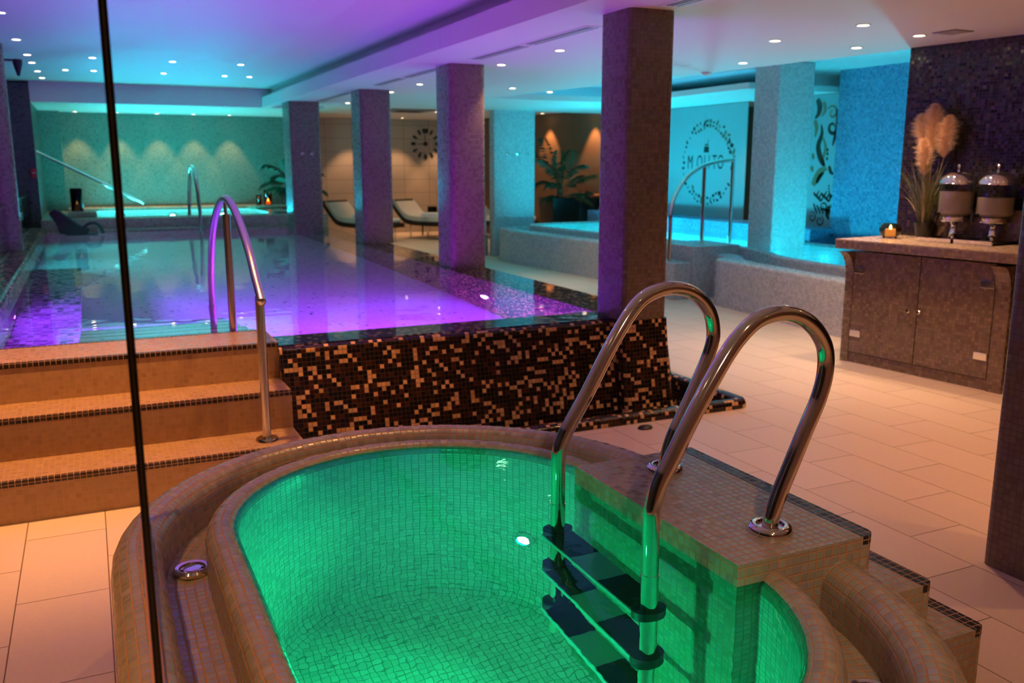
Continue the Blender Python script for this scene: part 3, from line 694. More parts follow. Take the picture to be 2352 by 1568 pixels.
# ================================================================== left side of the pool
bal = thing('glass_balustrade', 'low glass balustrade with steel frame on the left pool kerb', 'balustrade', (-.74, 12, .65))
MB().box(-.746, -.738, 7.2, 15.75, .66, 1.10).build('pane', M['glass'], bal)
MB().tube([(-.742, 7.2, .663), (-.742, 15.8, .663)], .013, 10).build('bottom_rail', M['steel'], bal)
MB().tube([(-.742, 7.2, 1.105), (-.742, 15.8, 1.105)], .015, 10).build('top_rail', M['steel'], bal)
MB().box(-.765, -.72, 15.77, 15.83, .65, 1.12).build('end_post', M['steel'], bal)
lh = thing('sloping_handrail', 'long steel handrail sloping down over the far spa deck', 'handrail', (-.8, 15.3, .74))
MB().tube([(-1.02, 15.3, 1.80), (-.88, 15.3, 1.82), (-.82, 15.3, 1.815), (.76, 15.3, .955), (.80, 15.3, .925)], .022, 14).build('rail', M['steel'], lh)
MB().tube([(-.70, 15.3, .70), (-.765, 15.3, 1.78)], .022, 14).build('rail_post', M['brushed'], lh)
bc = thing('poolside_seat', 'black curved seat with a looped arm on the far left pool edge', 'seat', (-.2, 14.0, .56))
mb = MB(); back = [(-.47, .86), (-.42, .895), (-.36, .87), (-.2, .73), (-.08, .64), (-.02, .62), (-.05, .575), (-.25, .575), (-.36, .60), (-.40, .74)]
mb.xprism(back, 13.75, 14.12, axis=1); mb.build('seat_shell', M['blackgloss'], bc, bevel=.015)
MB().tube([(q[0], 13.80, q[1]) for q in catmull([(-.10, .62, 0), (-.03, .70, 0), (.05, .725, 0), (.11, .70, 0), (.15, .63, 0), (.165, .575, 0)], 5)], .022, 10).build('looped_arm', M['black'], bc)
MB().box(-.30, .10, 13.78, 14.08, .56, .58).build('foot_plate', M['black'], bc)
def lantern(x, y, z, r, h, glass, label, cr=.03, ch=.10, lit=True, name='candle_lantern', fz=.0):
    t = thing(name, label, 'lantern', (x, y, z))
    g = MB().lathe([(r*.96, z+.001), (r, z+.01), (r, z+h), (r*.94, z+h), (r*.94, z+.02)], (x, y), 24).build('glass_shade', glass, t)
    MB().lathe([(r*.94, z), (r*.94, z+.014), (0, z+.014)], (x, y), 24).build('base_plate', M['black'], t)
    MB().lathe([(cr, z+.014), (cr, z+ch), (cr*.8, z+ch+.004), (0, z+ch)], (x, y), 16).build('candle', M['wax'], t)
    MB().lathe([(.004, z+ch+.004), (.012, z+ch+.018), (.009, z+ch+.034), (.0, z+ch+.055)], (x, y), 10).build('flame', M['flame_soft'], t)
    return t
lantern(-.14, 15.05, .831, .085, .34, M['lantern_glass'], 'tall black lantern with a candle on the left of the far spa', .035, .10)
lantern(2.83, 16.88, .801, .05, .18, M['lantern_glass'], 'small black lantern, left of the glowing amber one by the spa', .03, .11)
lantern(2.99, 16.85, .801, .075, .27, M['amber_glass'], 'glowing amber lantern at the right end of the far spa', .045, .06)
# bracket on the ceiling and alarm button by the round column
sc_ = thing('ceiling_bracket', 'small dark bracketed fitting hanging from the ceiling beside the round column', 'ceiling fitting', (-.6, 11.2, 2.6))
MB().tube([(-.80, 11.2, 2.60), (-.57, 11.2, 2.60)], .012, 8).build('bracket_arm', M['black'], sc_)
MB().lathe([(.012, 2.44), (.035, 2.52), (.048, 2.575), (.045, 2.61), (0, 2.615)], (-.55, 11.2), 16).build('fitting_head', M['black'], sc_)
MB().tube([(-.80, 11.2, 2.60), (-.80, 11.2, 2.68)], .012, 8).build('bracket_arm', M['black'], sc_)
ab = thing('alarm_button', 'small red alarm box on the dark tiled pier', 'alarm', (-.66, 14.82, 1.35))
MB().box(-.70, -.635, 14.80, 14.84, 1.33, 1.46).build('box', M['red'], ab, bevel=.008)
MB().lathe([(.02, 0), (.02, .01), (0, .012)], (0, 0), 12).build('push_button', M['whiteplastic'], ab, local=True).location = (-.005, -.02, .045)

# ================================================================== lounge
def lounger(x, y, label):
    t = thing('lounger', label, 'lounger', (x, y, 0), 0, 'white-cushioned loungers in the lounge')
    L = 1.7; W = .62
    pr = [(-.62, .80), (-.45, .62), (-.25, .44), (-.05, .385), (.3, .37), (1.05, .38)]
    c = catmull([(a, b, 0) for a, b in pr], 5)
    low = [(a, b-.09) for a, b, _ in c]; 
    mb = MB(); mb.xprism([(a, b) for a, b, _ in c]+low[::-1], -.34, .34, axis=1); mb.build('frame', M['wood'], t, local=True)
    cu = [(a, b) for a, b, _ in c if -.55 < a < .98]
    mb = MB(); mb.xprism([(a, b+.075) for a, b in cu]+[(a, b+.003) for a, b in cu[::-1]], -.31, .31, axis=1); mb.build('cushion', M['cushion'], t, local=True, bevel=.02)
    for a in (-.1, .85):
        for b in (-.27, .27):
            MB().tube([(a, b, 0), (a, b, .33)], .014, 8).build('leg', M['steel'], t, local=True)
    MB().box(-.12, -.08, -.27, .27, .30, .33).build('cross_bar', M['steel'], t, local=True)
    t.rotation_euler.z = math.radians(-62)
    return t
def towel(x, y, z, label):
    mb = MB(); mb.box(-.19, .19, -.24, .24, 0, .045); mb.box(-.185, .18, -.235, .235, .047, .085)
    o = mb.build('folded_towel', M['towel'], local=True, top=True, bevel=.018); o.location = (x, y, z); o.rotation_euler.z = -.62
    return tag(o, label, 'towel', 'towels on the loungers')
lounger(6.40, 18.1, 'white-cushioned lounger under the wall clock, between the second and third pool columns')
towel(6.48, 17.72, .458, 'folded white towel on the lounger under the wall clock')
lounger(4.95, 18.1, 'white-cushioned lounger next to the farthest pool column')
towel(5.03, 17.72, .458, 'folded white towel on the lounger next to the farthest pool column')
lounger(7.75, 17.6, 'white-cushioned lounger showing only its end beside the hook pillar')
stool = thing('side_table', 'low black side table holding a lantern beside the lounger', 'table', (6.85, 18.6, 0))
MB().box(6.6, 7.1, 18.4, 18.8, .36, .39).build('table_top', M['blackgloss'], stool, bevel=.005)
for x in (6.63, 7.07):
    for y in (18.43, 18.77): MB().box(x-.015, x+.015, y-.015, y+.015, 0, .36).build('leg', M['blackgloss'], stool)
lantern(6.80, 18.6, .391, .105, .24, M['lantern_glass'], 'black lantern with a lit candle on the side table by the lounger', .035, .06)
# wall clock
ck = thing('wall_clock', 'large dial-less wall clock with separate black hour markers', 'clock', (7.116, 19.84, 1.994))
def onwall(mb): mb.v = [(v[0], -v[1], v[2]) for v in mb.v]; return mb
for h in range(12):
    a = PI/2-h*PI/6; R = .29; ll, ww = (.12, .055) if h % 3 else (.11, .085)
    c, s_ = math.cos(a), math.sin(a); mb = MB(); e = [(-ll/2, -ww*.32), (ll*.35, -ww/2), (ll/2, 0), (ll*.35, ww/2), (-ll/2, ww*.32)]
    for q in ([e] if h else [[(a_, b_-.032) for a_, b_ in e], [(a_, b_+.032) for a_, b_ in e]]):
        P = [((R+u)*c-v*s_, (R+u)*s_+v*c) for u, v in q]
        mb.xprism(P, -.012, .004, axis=1)
    mb.build('hour_marker', M['black'], ck, local=True)
MB().tube([(0, -.02, 0), (0, .008, 0)], .05, 16).build('clock_hub', M['black'], ck, local=True)
for a, l in ((95, .22), (182, .20)):
    a = math.radians(a); MB().tube([(-.04*math.cos(a), -.016, -.04*math.sin(a)), (l*math.cos(a), -.016, l*math.sin(a))], .007, 6).build('clock_hand', M['black'], ck, local=True)
# palms
def frond(base, az, length, rise, droop, nl=16, wl=.2, width=.022):
    """one palm frond: a curved stem carrying rows of narrow leaflets"""
    mb = MB(); b = Vector(base); P = []
    h = Vector((math.cos(az), math.sin(az), 0))
    for k in range(13):
        t = k/12; P.append(b+h*(length*(t*.9*(1-.35*rise)))+Vector((0, 0, length*(rise*t-droop*t*t))))
    mb.tube(P, [.008*(1-.7*k/12) for k in range(13)], 6)
    for k in range(nl):
        t = .22+.78*k/nl; i = min(int(t*12), 11); p = P[i].lerp(P[i+1], t*12-i); tg = (P[i+1]-P[i]).normalized()
        sd = tg.cross(Vector((0, 0, 1))).normalized()
        for s_ in (-1, 1):
            d = (tg*.75+sd*s_*.8+Vector((0, 0, -.25-.3*random.random()))).normalized(); l = wl*(1-.55*abs(t-.5))*(.85+.3*random.random())
            m = p+d*l*.5+Vector((0, 0, .01)); e = p+d*l-Vector((0, 0, .04)); w_ = d.cross(Vector((0, 0, 1))).normalized()*width*.5
            mb.face([p, m+w_, e], smooth=True); mb.face([p, e, m-w_], smooth=True)
    return mb
def palm(x, y, z, label, cat, pot, fronds, name='potted_palm'):
    t = thing(name, label, cat, (x, y, 0))
    p = MB(); (x0, x1, y0, y1, hh) = pot
    rows = [[(a[0], a[1], zz) for a in rrect(x+x0*s, x+x1*s, y+y0*s, y+y1*s, .03, 3)] for zz, s in ((.0, .82), (hh, 1.0), (hh, .93), (hh-.06, .92))]
    p.grid(rows, closed=True, smooth=False); p.face(rows[-1], mat=0); p.build('plant_pot', M['pot'], t)
    for k, (az, l, r, d, zz) in enumerate(fronds):
        frond((x+.05*math.cos(az), y+.05*math.sin(az), hh-.05+zz), math.radians(az), l, r, d).build('frond', M['leaf'], t)
    for k in range(4): MB().tube([(x+.05*math.cos(k*1.6), y+.05*math.sin(k*1.6), hh-.1), (x+.03*math.cos(k*1.6), y+.03*math.sin(k*1.6), hh+.55)], [.018, .012], 8).build('stem', M['leaf'], t)
    return t
random.seed(11)
palm(8.02, 15.0, 0, 'potted palm in a black square planter against the brown wall', 'plant', (-.3, .3, -.3, .3, .92),
     [(200, 1.0, 1.0, .45, .2), (170, .9, .9, .7, .1), (120, 1.1, 1.05, .4, .2), (60, 1.0, 1.0, .5, .2), (10, 1.0, .85, .5, .1), (-25, .95, .75, .35, .1), (-60, 1.0, .95, .5, .2), (-100, 1.05, 1.05, .45, .3),
      (-140, .9, .8, .6, .1), (215, .8, .5, .5, .0), (-40, .8, .4, .45, 0), (-20, .7, .35, .2, .05), (90, 1.15, 1.15, .3, .2), (240, .95, 1.1, .35, .2)])
random.seed(5)
palm(3.28, 15.9, 0, 'dark leafy palm half hidden behind the farthest pool column', 'plant', (-.2, .2, -.2, .2, .80),
     [(180, .8, .9, .5, .45), (160, .75, .7, .6, .35), (200, .85, 1.0, .7, .3), (220, .8, .75, .6, .2), (140, .75, .8, .6, .2), (60, .7, .9, .6, .5), (20, .75, .8, .6, .4), (0, .7, .6, .6, .3), (-30, .75, .9, .5, .35), (-60, .8, .9, .6, .2), (-110, .8, .9, .7, .1), (90, .8, 1.1, .5, .4), (30, .7, .5, .5, .05)])
pl2 = thing('square_planter', 'second black planter beside the potted palm', 'planter', (8.5, 14.95, 0))
p = MB(); rows = [[(a[0], a[1], zz) for a in rrect(8.5-.24*s, 8.5+.24*s, 14.95-.24*s, 14.95+.24*s, .04, 3)] for zz, s in ((0, .85), (.90, 1), (.93, .9), (.86, .86))]
p.grid(rows, closed=True, smooth=False); p.face(rows[-1]); p.build('pot_shell', M['pot'], pl2)
MB().lathe([(.15, .86), (.17, .90), (.12, .95), (0, .97)], (8.5, 14.95), 16).build('soil_mound', M['wood'], pl2)
st = thing('lounge_chair', 'rust-brown leather armchair half hidden behind the nearest pool column', 'chair', (8.95, 14.6, 0))
MB().box(8.68, 9.25, 14.3, 14.9, .42, .58).build('seat', M['leather'], st, bevel=.05)
MB().box(8.66, 9.27, 14.82, 14.98, .40, .98).build('backrest', M['leather'], st, bevel=.05)
for x in (8.72, 9.21):
    for y in (14.34, 14.86): MB().tube([(x, y, 0), (x, y, .43)], .018, 8).build('leg', M['wood'], st)
    MB().box(x-.05, x+.05, 14.32, 14.88, .56, .74).build('armrest', M['leather'], st, bevel=.03)
bw = thing('candle_bowl', 'small glowing bowl standing on the second black planter', 'bowl', (8.5, 14.95, .97))
MB().lathe([(.03, .972), (.08, 1.0), (.10, 1.04), (.09, 1.04), (.05, 1.0), (0, .985)], (8.5, 14.95), 20).build('bowl_shell', M['amber_glass'], bw)
MB().lathe([(.03, .99), (.03, 1.02), (0, 1.02)], (8.5, 14.95), 10).build('candle', M['wax'], bw)
bx = tag(MB().box(6.02, 6.12, 14.08, 14.34, .35, .78).build('towel_bin', M['whiteplastic'], bevel=.01), 'pale grey panel bin standing between lounger and whirlpool', 'bin')
bx2 = tag(MB().box(6.0, 6.14, 14.06, 14.36, 0, .345).build('bin_stand', M['spa']), 'olive plinth under the pale grey bin', 'plinth')

# ================================================================== frosted glass with logo
GX = 8.60
fg = thing('frosted_screen', 'frosted glass screen with the MOJITO ring emblem behind the whirlpool', 'glass screen', (GX, 11.6, .73))
MB().box(GX, GX+.012, 11.43, 13.4, .733, 2.39).build('pane', M['frost'], fg)
MB().box(GX, GX+.012, 10.45, 11.425, .733, 2.39).build('pane', M['frost'], fg)
def flat(mb, P, mat=0):   # outline in (y,z) raised 2 mm on the pool side of the glass
    mb.face([(GX-.002, y, z) for y, z in P], mat=mat)
def glyph(kind, cy, cz, r, rot):
    if kind == 'star': return [(cy+(r if k % 2 == 0 else r*.45)*math.cos(rot+PI*k/5), cz+(r if k % 2 == 0 else r*.45)*math.sin(rot+PI*k/5)) for k in range(10)]
    if kind == 'leaf': return [(cy+r*math.cos(t)*math.cos(rot)-r*.45*math.sin(t)*math.sin(rot), cz+r*math.cos(t)*math.sin(rot)+r*.45*math.sin(t)*math.cos(rot)) for t in [2*PI*k/12 for k in range(12)]]
    if kind == 'lime': return [(cy+r*math.cos(t), cz+r*math.sin(t)) for t in [rot+PI*k/9 for k in range(10)]]
    return [(cy+r*math.cos(PI/4+PI/2*k+rot), cz+r*math.sin(PI/4+PI/2*k+rot)*.8) for k in range(4)]
random.seed(21); C0 = (11.33, 1.55); k = 0
for i in range(46):
    a = 2*PI*i/46; thick = 1 if (.9 < a < 2.9 or 4.0 < a < 5.6) else .55
    for ring in range(2 if thick == 1 else 1):
        rr = .60+random.uniform(-.02, .02)-.075*ring; cy = C0[0]+rr*1.02*math.cos(a); cz = C0[1]+rr*math.sin(a)*1.02
        mb = MB(); flat(mb, glyph(random.choice(['star', 'leaf', 'lime', 'box']), cy, cz, random.uniform(.026, .05)*(.7+.35*thick), random.uniform(0, 6)))
        mb.build('ring_motif', M['decal_warm'] if (cz > 1.6 and random.random() < .55) or random.random() < .15 else M['decal'], fg)
def text_mesh(body, size, sx):
    cu = bpy.data.curves.new('t', 'FONT'); cu.body = body; cu.size = size; cu.resolution_u = 4
    o = bpy.data.objects.new('t', cu); COL.objects.link(o); dg = bpy.context.evaluated_depsgraph_get()
    me = bpy.data.meshes.new_from_object(o.evaluated_get(dg)); vs = [(v.co.x*sx, v.co.y) for v in me.vertices]; fs_ = [tuple(p.vertices) for p in me.polygons]
    bpy.data.objects.remove(o); bpy.data.curves.remove(cu); return vs, fs_
# letters one by one, so that each is a piece of its own
yl = {0: 11.84, 1: 11.60, 2: 11.42, 3: 11.31, 4: 11.215, 5: 11.09}
for i, ch in enumerate('MOJITO'):
    vs, fs_ = text_mesh(ch, .30, .62 if ch not in 'M' else .66); mb = MB()
    for f in fs_: mb.face([(GX-.0022, yl[i]-vs[q][0], 1.455+vs[q][1]) for q in f])
    mb.build('letter', M['decal'], fg)
mb = MB(); flat(mb, [(11.43, 1.70), (11.30, 1.70), (11.31, 1.79), (11.42, 1.79)]); mb.build('glass_motif', M['decal'], fg)
mb = MB(); flat(mb, [(11.42, 1.80), (11.31, 1.80), (11.33, 1.83), (11.40, 1.83)]); mb.build('glass_motif', M['decal_warm'], fg)
MB().tube([(GX-.004, 11.35, 1.80), (GX-.004, 11.32, 1.90)], .004, 6).build('straw_motif', M['decal'], fg)
# swirl screen
sg = thing('swirl_screen', 'frosted glass screen with dark floral swirls right of the whirlpool pillar', 'glass screen', (GX, 9.4, .73))
MB().box(GX, GX+.012, 8.60, 10.05, .733, 2.39).build('pane', M['frost'], sg)
def swirl(P, w0, w1, mat, name='swirl_motif'):
    c = catmull([(a, b, 0) for a, b in P], 6); mb = MB(); n = len(c); L_, R_ = [], []
    for i in range(n):
        a, b = c[max(i-1, 0)], c[min(i+1, n-1)]; tx, ty = b[0]-a[0], b[1]-a[1]; l = math.hypot(tx, ty) or 1
        w = (w0+(w1-w0)*i/(n-1))*math.sin(PI*min(1, max(.08, i/(n-1)*.92+.04)))**.5/2
        L_.append((c[i][0]-ty/l*w, c[i][1]+tx/l*w)); R_.append((c[i][0]+ty/l*w, c[i][1]-tx/l*w))
    for i in range(n-1): flat(mb, [L_[i], L_[i+1], R_[i+1], R_[i]])
    mb.build(name, mat, sg)
def curl(cy, cz, r, a0, turns, w, mat, s_=1):
    swirl([(cy+s_*r*(1-.75*k/14)*math.cos(a0+2*PI*turns*k/14), cz+r*(1-.75*k/14)*math.sin(a0+2*PI*turns*k/14)) for k in range(15)], w, w*.5, mat)
D_, W_ = M['decal'], M['decal_warm']
swirl([(9.10, 2.34), (9.05, 2.26), (9.06, 2.16), (9.12, 2.10)], .12, .05, D_)
swirl([(8.98, 2.30), (8.95, 2.2), (9.0, 2.12)], .07, .04, W_)
curl(8.82, 2.16, .09, .5, 1.2, .04, W_); curl(8.80, 1.98, .10, 2.5, 1.1, .06, D_)
swirl([(8.74, 2.2), (8.72, 2.05), (8.74, 1.9), (8.78, 1.75)], .09, .05, D_)
swirl([(9.0, 2.02), (8.98, 1.9), (9.03, 1.75), (8.98, 1.6), (8.90, 1.5)], .05, .11, D_)
swirl([(8.95, 1.85), (8.90, 1.72), (8.93, 1.58), (8.88, 1.48)], .06, .03, W_)
swirl([(9.12, 2.08), (9.08, 1.98), (9.1, 1.86)], .09, .04, W_)
for z in (1.70, 1.65, 1.59): swirl([(8.86, z+.02), (8.86, z-.02)], .035, .035, D_, 'dot_motif')
swirl([(9.08, 1.25), (9.02, 1.36), (8.95, 1.44), (8.85, 1.46)], .14, .06, W_); swirl([(9.02, 1.28), (8.97, 1.36), (8.90, 1.42)], .07, .05, D_)
swirl([(8.82, 1.5), (8.78, 1.42), (8.72, 1.40)], .07, .03, D_)
for i in range(7):
    y = 9.06-.045*i; z = 1.16-.03*(i % 3)
    swirl([(y, z), (y-.05, z-.04), (y-.10, z+.03)], .045, .02, D_); 
for i in range(5): swirl([(9.05-.06*i, 1.02-.02*i), (9.0-.06*i, .93), (8.97-.05*i, .88)], .04, .02, D_)
curl(8.86, .98, .06, 0, 1.2, .03, D_); curl(9.06, .84, .07, 1, 1.3, .025, D_); curl(8.92, .80, .07, 2, 1.3, .025, D_)
for k in range(6): swirl([(8.80-.006*k, 1.26-.035*k), (8.797-.006*k, 1.236-.035*k)], .03, .03, D_, 'dot_motif')
swirl([(8.76, 1.0), (8.80, .90), (8.76, .82)], .08, .05, D_); swirl([(8.74, 1.02), (8.70, .95)], .05, .04, W_)
swirl([(9.12, 1.66), (9.10, 1.58)], .06, .05, W_); swirl([(9.13, 1.5), (9.10, 1.42)], .07, .05, W_)
# reception seen through the gap between the screens
tag(MB().box(9.0, 9.4, 9.6, 10.6, 0, 1.18).build('reception_counter', M['wood'], bevel=.01), 'dark reception counter glimpsed between the frosted screens', 'counter')
rl = thing('table_lamp', 'small glowing lamp on the reception counter between the screens', 'lamp', (9.15, 10.3, 1.181))
MB().lathe([(.05, 1.181), (.05, 1.19), (.01, 1.20), (.01, 1.40)], (9.15, 10.3), 16).build('lamp_base', M['black'], rl)
MB().lathe([(.02, 1.40), (.05, 1.42), (.055, 1.46), (.03, 1.49), (0, 1.5)], (9.15, 10.3), 16).build('lamp_globe', emis('lamp_globe', (1, .75, .45), 9), rl)

# ================================================================== mosaic counter and what stands on it
ct = thing('mosaic_counter', 'brown mosaic counter with two doors and a pale top by the dark wall', 'counter', CO, CROT)
def cb(*a): return MB().box(*a)
# carcass: two end panels with a curved bracket under the overhang, plinth, back and shelves
def panel(x0, x1):
    pr = [(0, 0), (0, .66)] + [(-.0-.12*(1-math.cos(t)), .66+.20*math.sin(t)) for t in [PI/2*k/7 for k in range(8)]] + [(.63, .86), (.63, 0)]
    return MB().xprism(pr, x0, x1)
panel(0, .068).build('end_panel', M['counter'], ct, local=True)
panel(1.185, 1.285).build('end_panel', M['counter'], ct, local=True)
panel(2.2, 2.27).build('end_panel', M['counter'], ct, local=True)
cb(.068, 1.185, .012, .60, 0, .078).build('plinth', M['counter'], ct, local=True)
cb(1.285, 2.2, .012, .60, 0, .06).build('plinth', M['counter'], ct, local=True)
cb(.068, 2.2, .60, .63, 0, .86).build('back_panel', M['counter'], ct, local=True)
cb(1.285, 2.2, .02, .60, .44, .51).build('open_shelf', M['counter'], ct, local=True)
cb(1.285, 2.2, .58, .599, .07, .86).build('shelf_back', M['black'], ct, local=True)
cb(-.02, 2.3, -.125, .638, .885, .95).build('worktop_edge', M['counter'], ct, local=True, bevel=.006)
cb(-.02, 2.3, -.122, .638, .950, .955).build('worktop', M['counter_top'], ct, local=True)['label'] = 'pale mosaic top surface'
for x0, x1, hx, kx in ((.074, .624, .125, .585), (.632, 1.178, 1.125, .668)):
    d_ = cb(x0, x1, .0, .02, .084, .862).build('door', M['counter'], ct, local=True)
    for z in (.232, .722):
        h_ = cb(hx-.047, hx+.047, -.008, .0, z-.026, z+.026).build('hinge', M['steel'], d_, local=True, bevel=.002)
    k_ = MB().lathe([(.009, 0), (.009, .014), (.016, .02), (.017, .03), (.012, .036), (0, .037)], n=18)
    k_.v = [(v[0]+kx-.013, -v[2], v[1]+.471) for v in k_.v]; k_.build('door_knob', M['chrome'], d_, local=True)
lg = cb(.30, 2.3, .565, .637, .957, 1.19).build('back_ledge', M['counter'], ct, local=True, bevel=.004)
# candle in a globe
def cput(name, label, cat, t, n, z=.955, group=None): return thing(name, label, cat, cw(t, n, z), CROT, group)
cg = cput('globe_candle_holder', 'smoked glass globe with a burning candle on the counter corner', 'candle holder', .157, .288)
MB().lathe([(.045, .008), (.068, .022), (.082, .050), (.083, .072), (.074, .098), (.058, .112), (.055, .110), (.070, .096), (.079, .070), (.078, .050), (.064, .025), (.04, .012)], n=32).build('globe', M['smoke_glass'], cg, local=True)
for k in range(3): MB().lathe([(.006, 0), (.009, .006), (.006, .014), (0, .014)], (.05*math.cos(2.1*k), .05*math.sin(2.1*k)), 10).build('foot', M['black'], cg, local=True)
MB().lathe([(.0385, .013), (.0385, .066), (.034, .070), (0, .064)], n=24).build('candle', M['wax'], cg, local=True)
MB().lathe([(.003, .066), (.009, .077), (.007, .088), (0, .103)], n=10).build('flame', M['flame'], cg, local=True)
# grass plant with pampas plumes
gp = cput('pampas_grass_plant', 'potted grass with three tall cream pampas plumes on the counter', 'plant', .297, .505)
MB().lathe([(.052, .0), (.055, .003), (.078, .115), (.081, .12), (.074, .12), (.07, .105), (0, .105)], n=32).build('plant_pot', M['pot'], gp, local=True)
random.seed(3); gb = [MB(), MB()]
for i in range(170):
    a = random.uniform(0, 2*PI); l = random.uniform(.22, .62) if i % 4 else random.uniform(.15, .30); lean = random.uniform(.03, .42)*(1.6 if i % 4 == 0 else 1); dr = random.uniform(.05, .5)
    b0_ = Vector((.045*math.cos(a)*random.random(), .045*math.sin(a)*random.random(), .10)); h = Vector((math.cos(a+random.uniform(-.6, .6)), math.sin(a+random.uniform(-.6, .6)), 0)); sd = h.cross(Vector((0, 0, 1)))
    P = [b0_+h*(l*lean*t+l*dr*.6*t*t*t)+Vector((0, 0, l*(t-.42*dr*t*t*t))) for t in [k/6 for k in range(7)]]
    mb = gb[1 if i % 6 == 0 else 0]; w = random.uniform(.0035, .006)
    for k in range(6):
        w0, w1 = w*(1-.9*(k/6)**2), w*(1-.9*((k+1)/6)**2)
        mb.face([P[k]-sd*w0, P[k]+sd*w0, P[k+1]+sd*w1, P[k+1]-sd*w1], smooth=True)
g0 = gb[0].build('grass_blades', M['grass'], gp, local=True, merge=False); g0['kind'] = 'stuff'
g1 = gb[1].build('straw_blades', M['grass_dry'], gp, local=True, merge=False); g1['kind'] = 'stuff'
def plume(p0, p1, rad, n=560):
    """feathery head between two points (local), plus its stalk"""
    a, b = Vector(p0), Vector(p1); mb = MB(); ax = (b-a)
    s_ = MB().tube([(.0, .0, .1), (a.x*.5, a.y*.5, .1+(a.z-.1)*.55), tuple(a), tuple(b-ax*.1)], [.003, .003, .0025, .001], 6).build('plume_stalk', M['grass_dry'], gp, local=True)
    for i in range(n*4):
        t = random.random()**.85; o = a+ax*t; r = rad*(math.sin(PI*min(1, t*.80+.14))**.8)
        an = random.uniform(0, 2*PI); u = Vector((math.cos(an), math.sin(an), 0)); d = (u*random.uniform(.35, 1)+Vector((0, 0, random.uniform(.35, 1.3)))).normalized()
        l = r*random.uniform(.7, 1.25); m_ = o+d*l*.6; e = o+d*l+u*l*.12-Vector((0, 0, l*random.uniform(.05, .3))); sd = d.cross(u).normalized() if d.cross(u).length > 1e-3 else Vector((1, 0, 0))
        sd = (sd*math.cos(i)+d.cross(sd)*math.sin(i)).normalized(); w = random.uniform(.0006, .0011)
        mb.face([o-sd*w, o+sd*w, m_+sd*w, m_-sd*w]); mb.face([m_-sd*w, m_+sd*w, e])
    f = mb.build('plume_head', M['plume'], gp, local=True, merge=False); f['kind'] = 'stuff'
plume((-.06, -.01, .66), (-.095, .0, .92), .10, 700); plume((.01, .0, .64), (.0, .0, .985), .11, 860); plume((.10, .01, .60), (.125, .0, .90), .10, 700); plume((.0, -.06, .47), (-.02, -.07, .74), .085, 600)
# drink dispensers on mirror trays
def dispenser(t, n, label, fill, fruit):
    d_ = cput('drink_dispenser', label, 'drink dispenser', t, n, .972, 'glass drink dispensers on the counter')
    MB().lathe([(.074, .0), (.076, .006), (.066, .012), (.045, .022), (.030, .045), (.022, .075), (.021, .100), (.03, .118), (.095, .124), (.10, .130), (.10, .136)], n=36).build('pedestal_base', M['chrome'], d_, local=True)
    tk = MB().lathe([(.108, .162), (.1215, .170), (.1225, .20), (.1225, .400), (.1195, .400), (.1195, .2), (.105, .172)], n=40).build('glass_tank', M['glass'], d_, local=True)
    MB().lathe([(.085, .136), (.088, .150), (.088, .165), (0, .165)], n=32).build('tank_collar', M['counter_top'] if False else M['brushed'], d_, local=True)
    MB().lathe([(.100, .173), (.1185, .19), (.1185, fill), (0, fill)], n=36).build('drink', M['liquid'], d_, local=True)
    lid = [(.127, .396), (.128, .402)] + [(.126*math.cos(a), .404+.090*math.sin(a)) for a in [PI/2*k/10 for k in range(10)]] + [(.010, .494), (.007, .510), (.012, .523), (.014, .531), (.009, .539), (0, .541)]
    MB().lathe(lid, n=40).build('domed_lid', M['chrome'], d_, local=True)
    tp = MB().tube([(-.06, -.10, .185), (-.075, -.135, .18)], .012, 12).build('tap', M['black'], d_, local=True)
    MB().tube([(-.076, -.136, .205), (-.078, -.140, .155), (-.078, -.140, .135)], [.012, .013, .010], 12).build('spout', M['black'], tp, local=True)
    MB().tube([(-.078, -.138, .20), (-.092, -.152, .24), (-.085, -.155, .245)], [.006, .007, .006], 10).build('tap_lever', M['black'], tp, local=True)
    random.seed(int(t*100))
    for k in range(fruit):
        a = random.uniform(0, 2*PI); r = random.uniform(.02, .085); z = random.choice([.18, .2, .25, .30, fill-.03])
        s_ = MB().lathe([(.028, -.003), (.030, 0), (.028, .003), (0, .003)], n=16); q = Matrix.Rotation(random.uniform(.2, 1.4), 3, 'X') @ Matrix.Rotation(random.uniform(0, 3), 3, 'Z')
        s_.v = [tuple(q @ Vector(v)+Vector((r*math.cos(a), r*math.sin(a), z+.02))) for v in s_.v]; s_.build('fruit_slice', M['orange'], d_, local=True)
    return d_
dispenser(.556, .470, 'drink dispenser with orange slices, next to the pampas plant', .345, 13)
dispenser(.835, .500, 'drink dispenser with clear water, to the right of the fruit-filled one', .305, 0)
def tray(t0, t1, n0, n1, label):
    o = thing('mirror_tray', label, 'tray', cw(t0, n0, .955), CROT, 'mirror trays under the dispensers')
    w, h = t1-t0, n1-n0
    MB().box(0, w, .02, h, .008, .016).build('tray_base', M['blackgloss'], o, local=True)
    MB().xprism([(0, .003), (.012, .003), (.02, .0165), (.004, .031), (0, .031)], 0, w).build('sloping_rim', M['chrome'], o, local=True)
    MB().box(0, .012, .02, h, .008, .024).build('tray_rim', M['blackgloss'], o, local=True)
    MB().box(w-.012, w, .02, h, .008, .024).build('tray_rim', M['blackgloss'], o, local=True)
    for x in (.03, w-.03):
        for y in (.03, h-.03): MB().lathe([(.008, 0), (.008, .008), (0, .008)], (x, y), 8).build('tray_foot', M['black'], o, local=True)
tray(.42, .695, .22, .56, 'mirror-edged tray under the fruit dispenser')
tray(.712, .99, .23, .62, 'mirror-edged tray under the clear-water dispenser')

